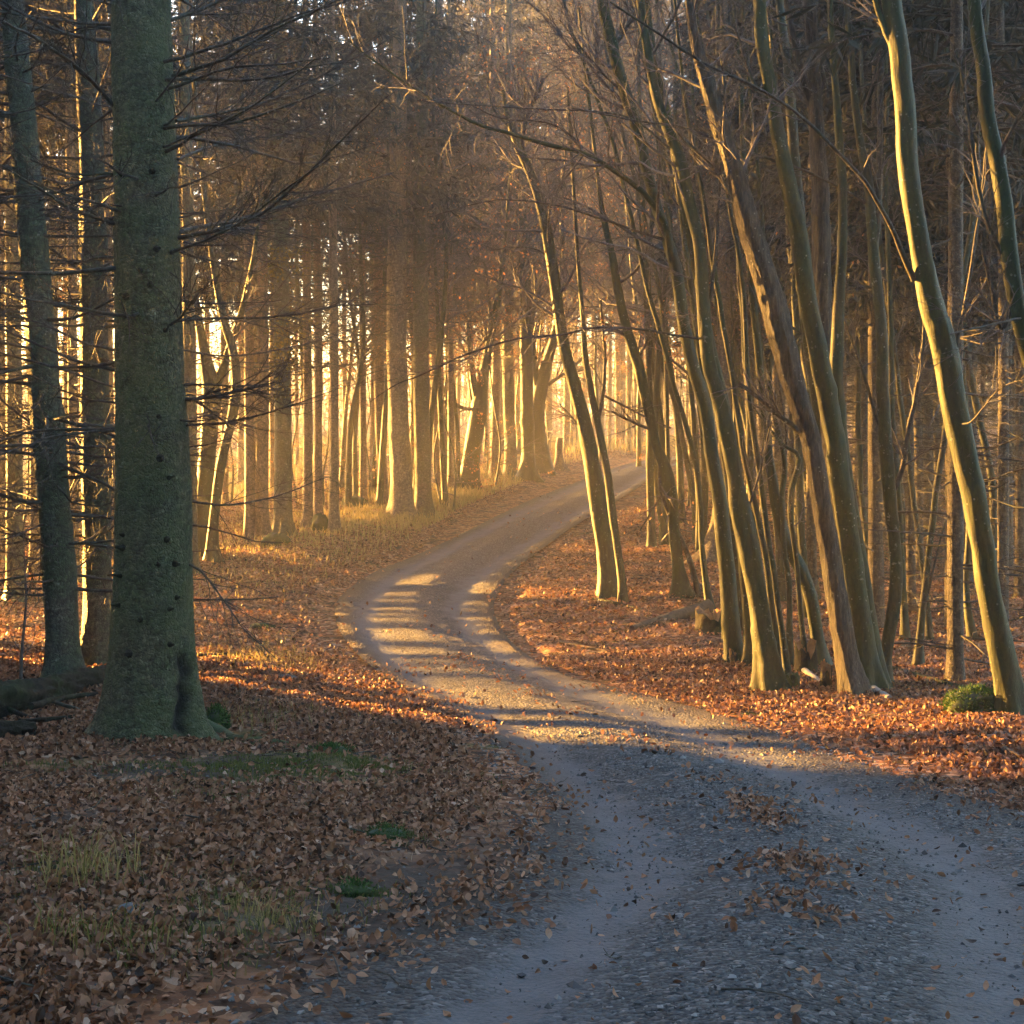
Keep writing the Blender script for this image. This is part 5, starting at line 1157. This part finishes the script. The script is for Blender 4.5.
log_between('rotten_log', 'dark mossy rotten log lying left of the foot of the thick front spruce', 'log', (-30, 728), (108, 684), .17, .12, DARKWOOD, seed=3, rough=.5, sides=36, n=90)
log_between('rotten_log', 'lower mossy log end in the left bottom of the dark heap', 'log', (-25, 744), (30, 736), .10, .07, DARKWOOD, seed=4, rough=.5, sides=30, n=50)
for pa, pb, r_ in [((4, 705), (70, 690), .022), ((30, 722), (100, 700), .03), ((-10, 716), (60, 728), .025), ((55, 712), (112, 722), .018), ((20, 735), (90, 716), .02), ((70, 678), (110, 700), .016), ((40, 690), (52, 735), .018), ((-5, 690), (40, 712), .03)]:
    tag(log_between('fallen_branch', 'dark dead branch in the heap left of the thick front spruce', 'branch', pa, pb, r_, r_ * .6, DARKWOOD if r_ > .019 else DEAD, .06 + .08 * rng.random(), 8, wob=.12, rough=.3), group='dead branches heaped by the front spruce')
log_between('fallen_branch', 'thin dark branch propped against the left side of the thick front spruce', 'branch', (60, 690), (118, 640), .02, .015, DARKWOOD, .0, 7)
log_between('fallen_branch', 'grey stick lying in the leaves near the lower left', 'branch', (98, 856), (155, 872), .016, .011, BROWNWOOD, 0, 7, rough=.2)
log_between('fallen_branch', 'short dull stick beside the grey one in the lower left leaves', 'branch', (178, 874), (222, 880), .012, .01, BROWNWOOD, 0, 7)
log_between('fallen_branch', 'thin stick at the right edge of the gravel', 'branch', (848, 796), (908, 799), .018, .012, BROWNWOOD, 0, 7)
log_between('fallen_branch', 'branch lying level just right of the thick front spruce', 'branch', (200, 660), (245, 655), .03, .02, DARKWOOD, .03, 8)
log_between('fallen_branch', 'grey branch across the leaves below the leaning broken-topped trunk', 'branch', (560, 644), (606, 652), .03, .02, BROWNWOOD, 0, 8)
log_between('fallen_branch', 'curved twig lying in lit leaves in front of the left clump', 'branch', (640, 668), (656, 684), .022, .012, BROWNWOOD, 0, 7)
log_between('pale_log', 'pale bark log lying right of the right clump', 'log', (868, 690), (890, 702), .05, .04, BIRCHLOG, 0, 10)
log_between('fallen_branch', 'pale broken branch lying between the two clumps', 'branch', (796, 668), (822, 684), .045, .03, BIRCHLOG, 0, 9)
log_between('log', 'long brown log lying left of the broken stump right of the road', 'log', (632, 630), (708, 614), .04, .13, BROWNWOOD, 0, 12, rough=.25)
log_between('fallen_branch', 'orange twig across the leaves on the right verge', 'branch', (1004, 752), (1035, 766), .016, .010, BROWNWOOD, .02, 7)
log_between('fallen_branch', 'dark root-like stick at the foot of the leaning broken-topped trunk', 'branch', (592, 600), (652, 613), .035, .02, DARKWOOD, -.01, 9, rough=.3, wob=.12)
log_between('fallen_branch', 'dark fallen pole behind the forked pale stem', 'branch', (880, 668), (960, 690), .04, .03, DARKWOOD, 0, 9)

def stump(label, px, row, w_, h_, mat, seed, jag=.25, top=FRESHWOOD):
    """snapped stump with a splintered top"""
    g = ground_hit(px, row); r = w_ / 2 * g[1] / F; H = h_ * g[1] / F
    s, n = 28, 18; a = np.linspace(0, 2 * np.pi, s, endpoint=False); hz = np.linspace(0, 1, n); A, Hh = np.meshgrid(a, hz)
    top_h = H * (1 + jag * fbm(np.cos(a) * 2 + seed, np.sin(a) * 2 + seed, seed) * 1.6 + jag * .5 * fbm(a * 5, a * 0 + seed, seed + 4))
    rr = r * (1 + .45 * np.exp(-Hh / .2) * (.6 + .4 * np.cos(4 * A + seed)) + .12 * fbm(np.cos(A) * 2 + 5, np.sin(A) * 2 + Hh * 2 + 5, seed))
    V = np.stack([rr * np.cos(A), rr * np.sin(A), Hh * top_h[None] - .1 * (1 - Hh)], -1)
    idx = np.arange(n * s).reshape(n, s); nx = np.roll(idx, -1, 1)
    f = np.stack([idx[:-1], nx[:-1], nx[1:], idx[1:]], -1).reshape(-1, 4)
    root = thing('tree_stump', label, 'stump', g)
    mb = MB(); mb.add(V, f); mb.build('stump_body', mat, root)
    rings = [V[-1] * np.array([k, k, 1]) + np.array([0, 0, 1]) * (-.12 * H * (1 - k) + .10 * H * rng.normal(size=s)[:, None] * (k < .95)) for k in (1., .8, .5, .2)]
    T = np.array(rings); ti = np.arange(4 * s).reshape(4, s); tn = np.roll(ti, -1, 1)
    mb = MB(); mb.add(T, np.stack([ti[:-1], tn[:-1], tn[1:], ti[1:]], -1).reshape(-1, 4)); mb.add(np.vstack([T[-1], T[-1].mean(0, keepdims=True)]), np.array([[i, (i + 1) % s, s] for i in range(s)]))
    mb.build('splintered_top', top, root, (0, 0, 0), False)
stump('thick dark broken stump with pale split wood, end of the long brown log', 712, 632, 34, 15, DARKWOOD, 3, .7)
stump('small snapped stump with orange wood at the left foot of the right clump', 826, 690, 12, 22, DARKWOOD, 5, .5)
stump('low mossy stump at the foot of the tallest grey-green stem', 790, 690, 20, 14, ROOT, 7, .3, ROOT)
stump('dark knobbly stump between the two clumps', 806, 672, 22, 24, DARKWOOD, 9, .4)
stump('low splintered stub at the left foot of the left clump', 733, 664, 8, 12, BROWNWOOD, 11, .5)
stump('cut end of an old shoot between the clumps, pale on top', 777, 652, 9, 24, BROWNWOOD, 13, .2)
for k, (px, row, hh, lab) in enumerate([(20, 690, 1.1, 'thin bare sapling shoot in front of the leaning dark trunk at the left edge')]):
    make_tree('sapling', lab, 'sapling', TWIG, [(px, row, 4), (px + 2, row - 40, 3), (px + 6, row - 90, 2.4), (px + 4, row - 140, 1.6)], sides=6, ext=.2, flare=.2, ds=.06, seed=500 + k, twig=dict(n=7, L=.7, z0=.25, n2=4, n3=2))
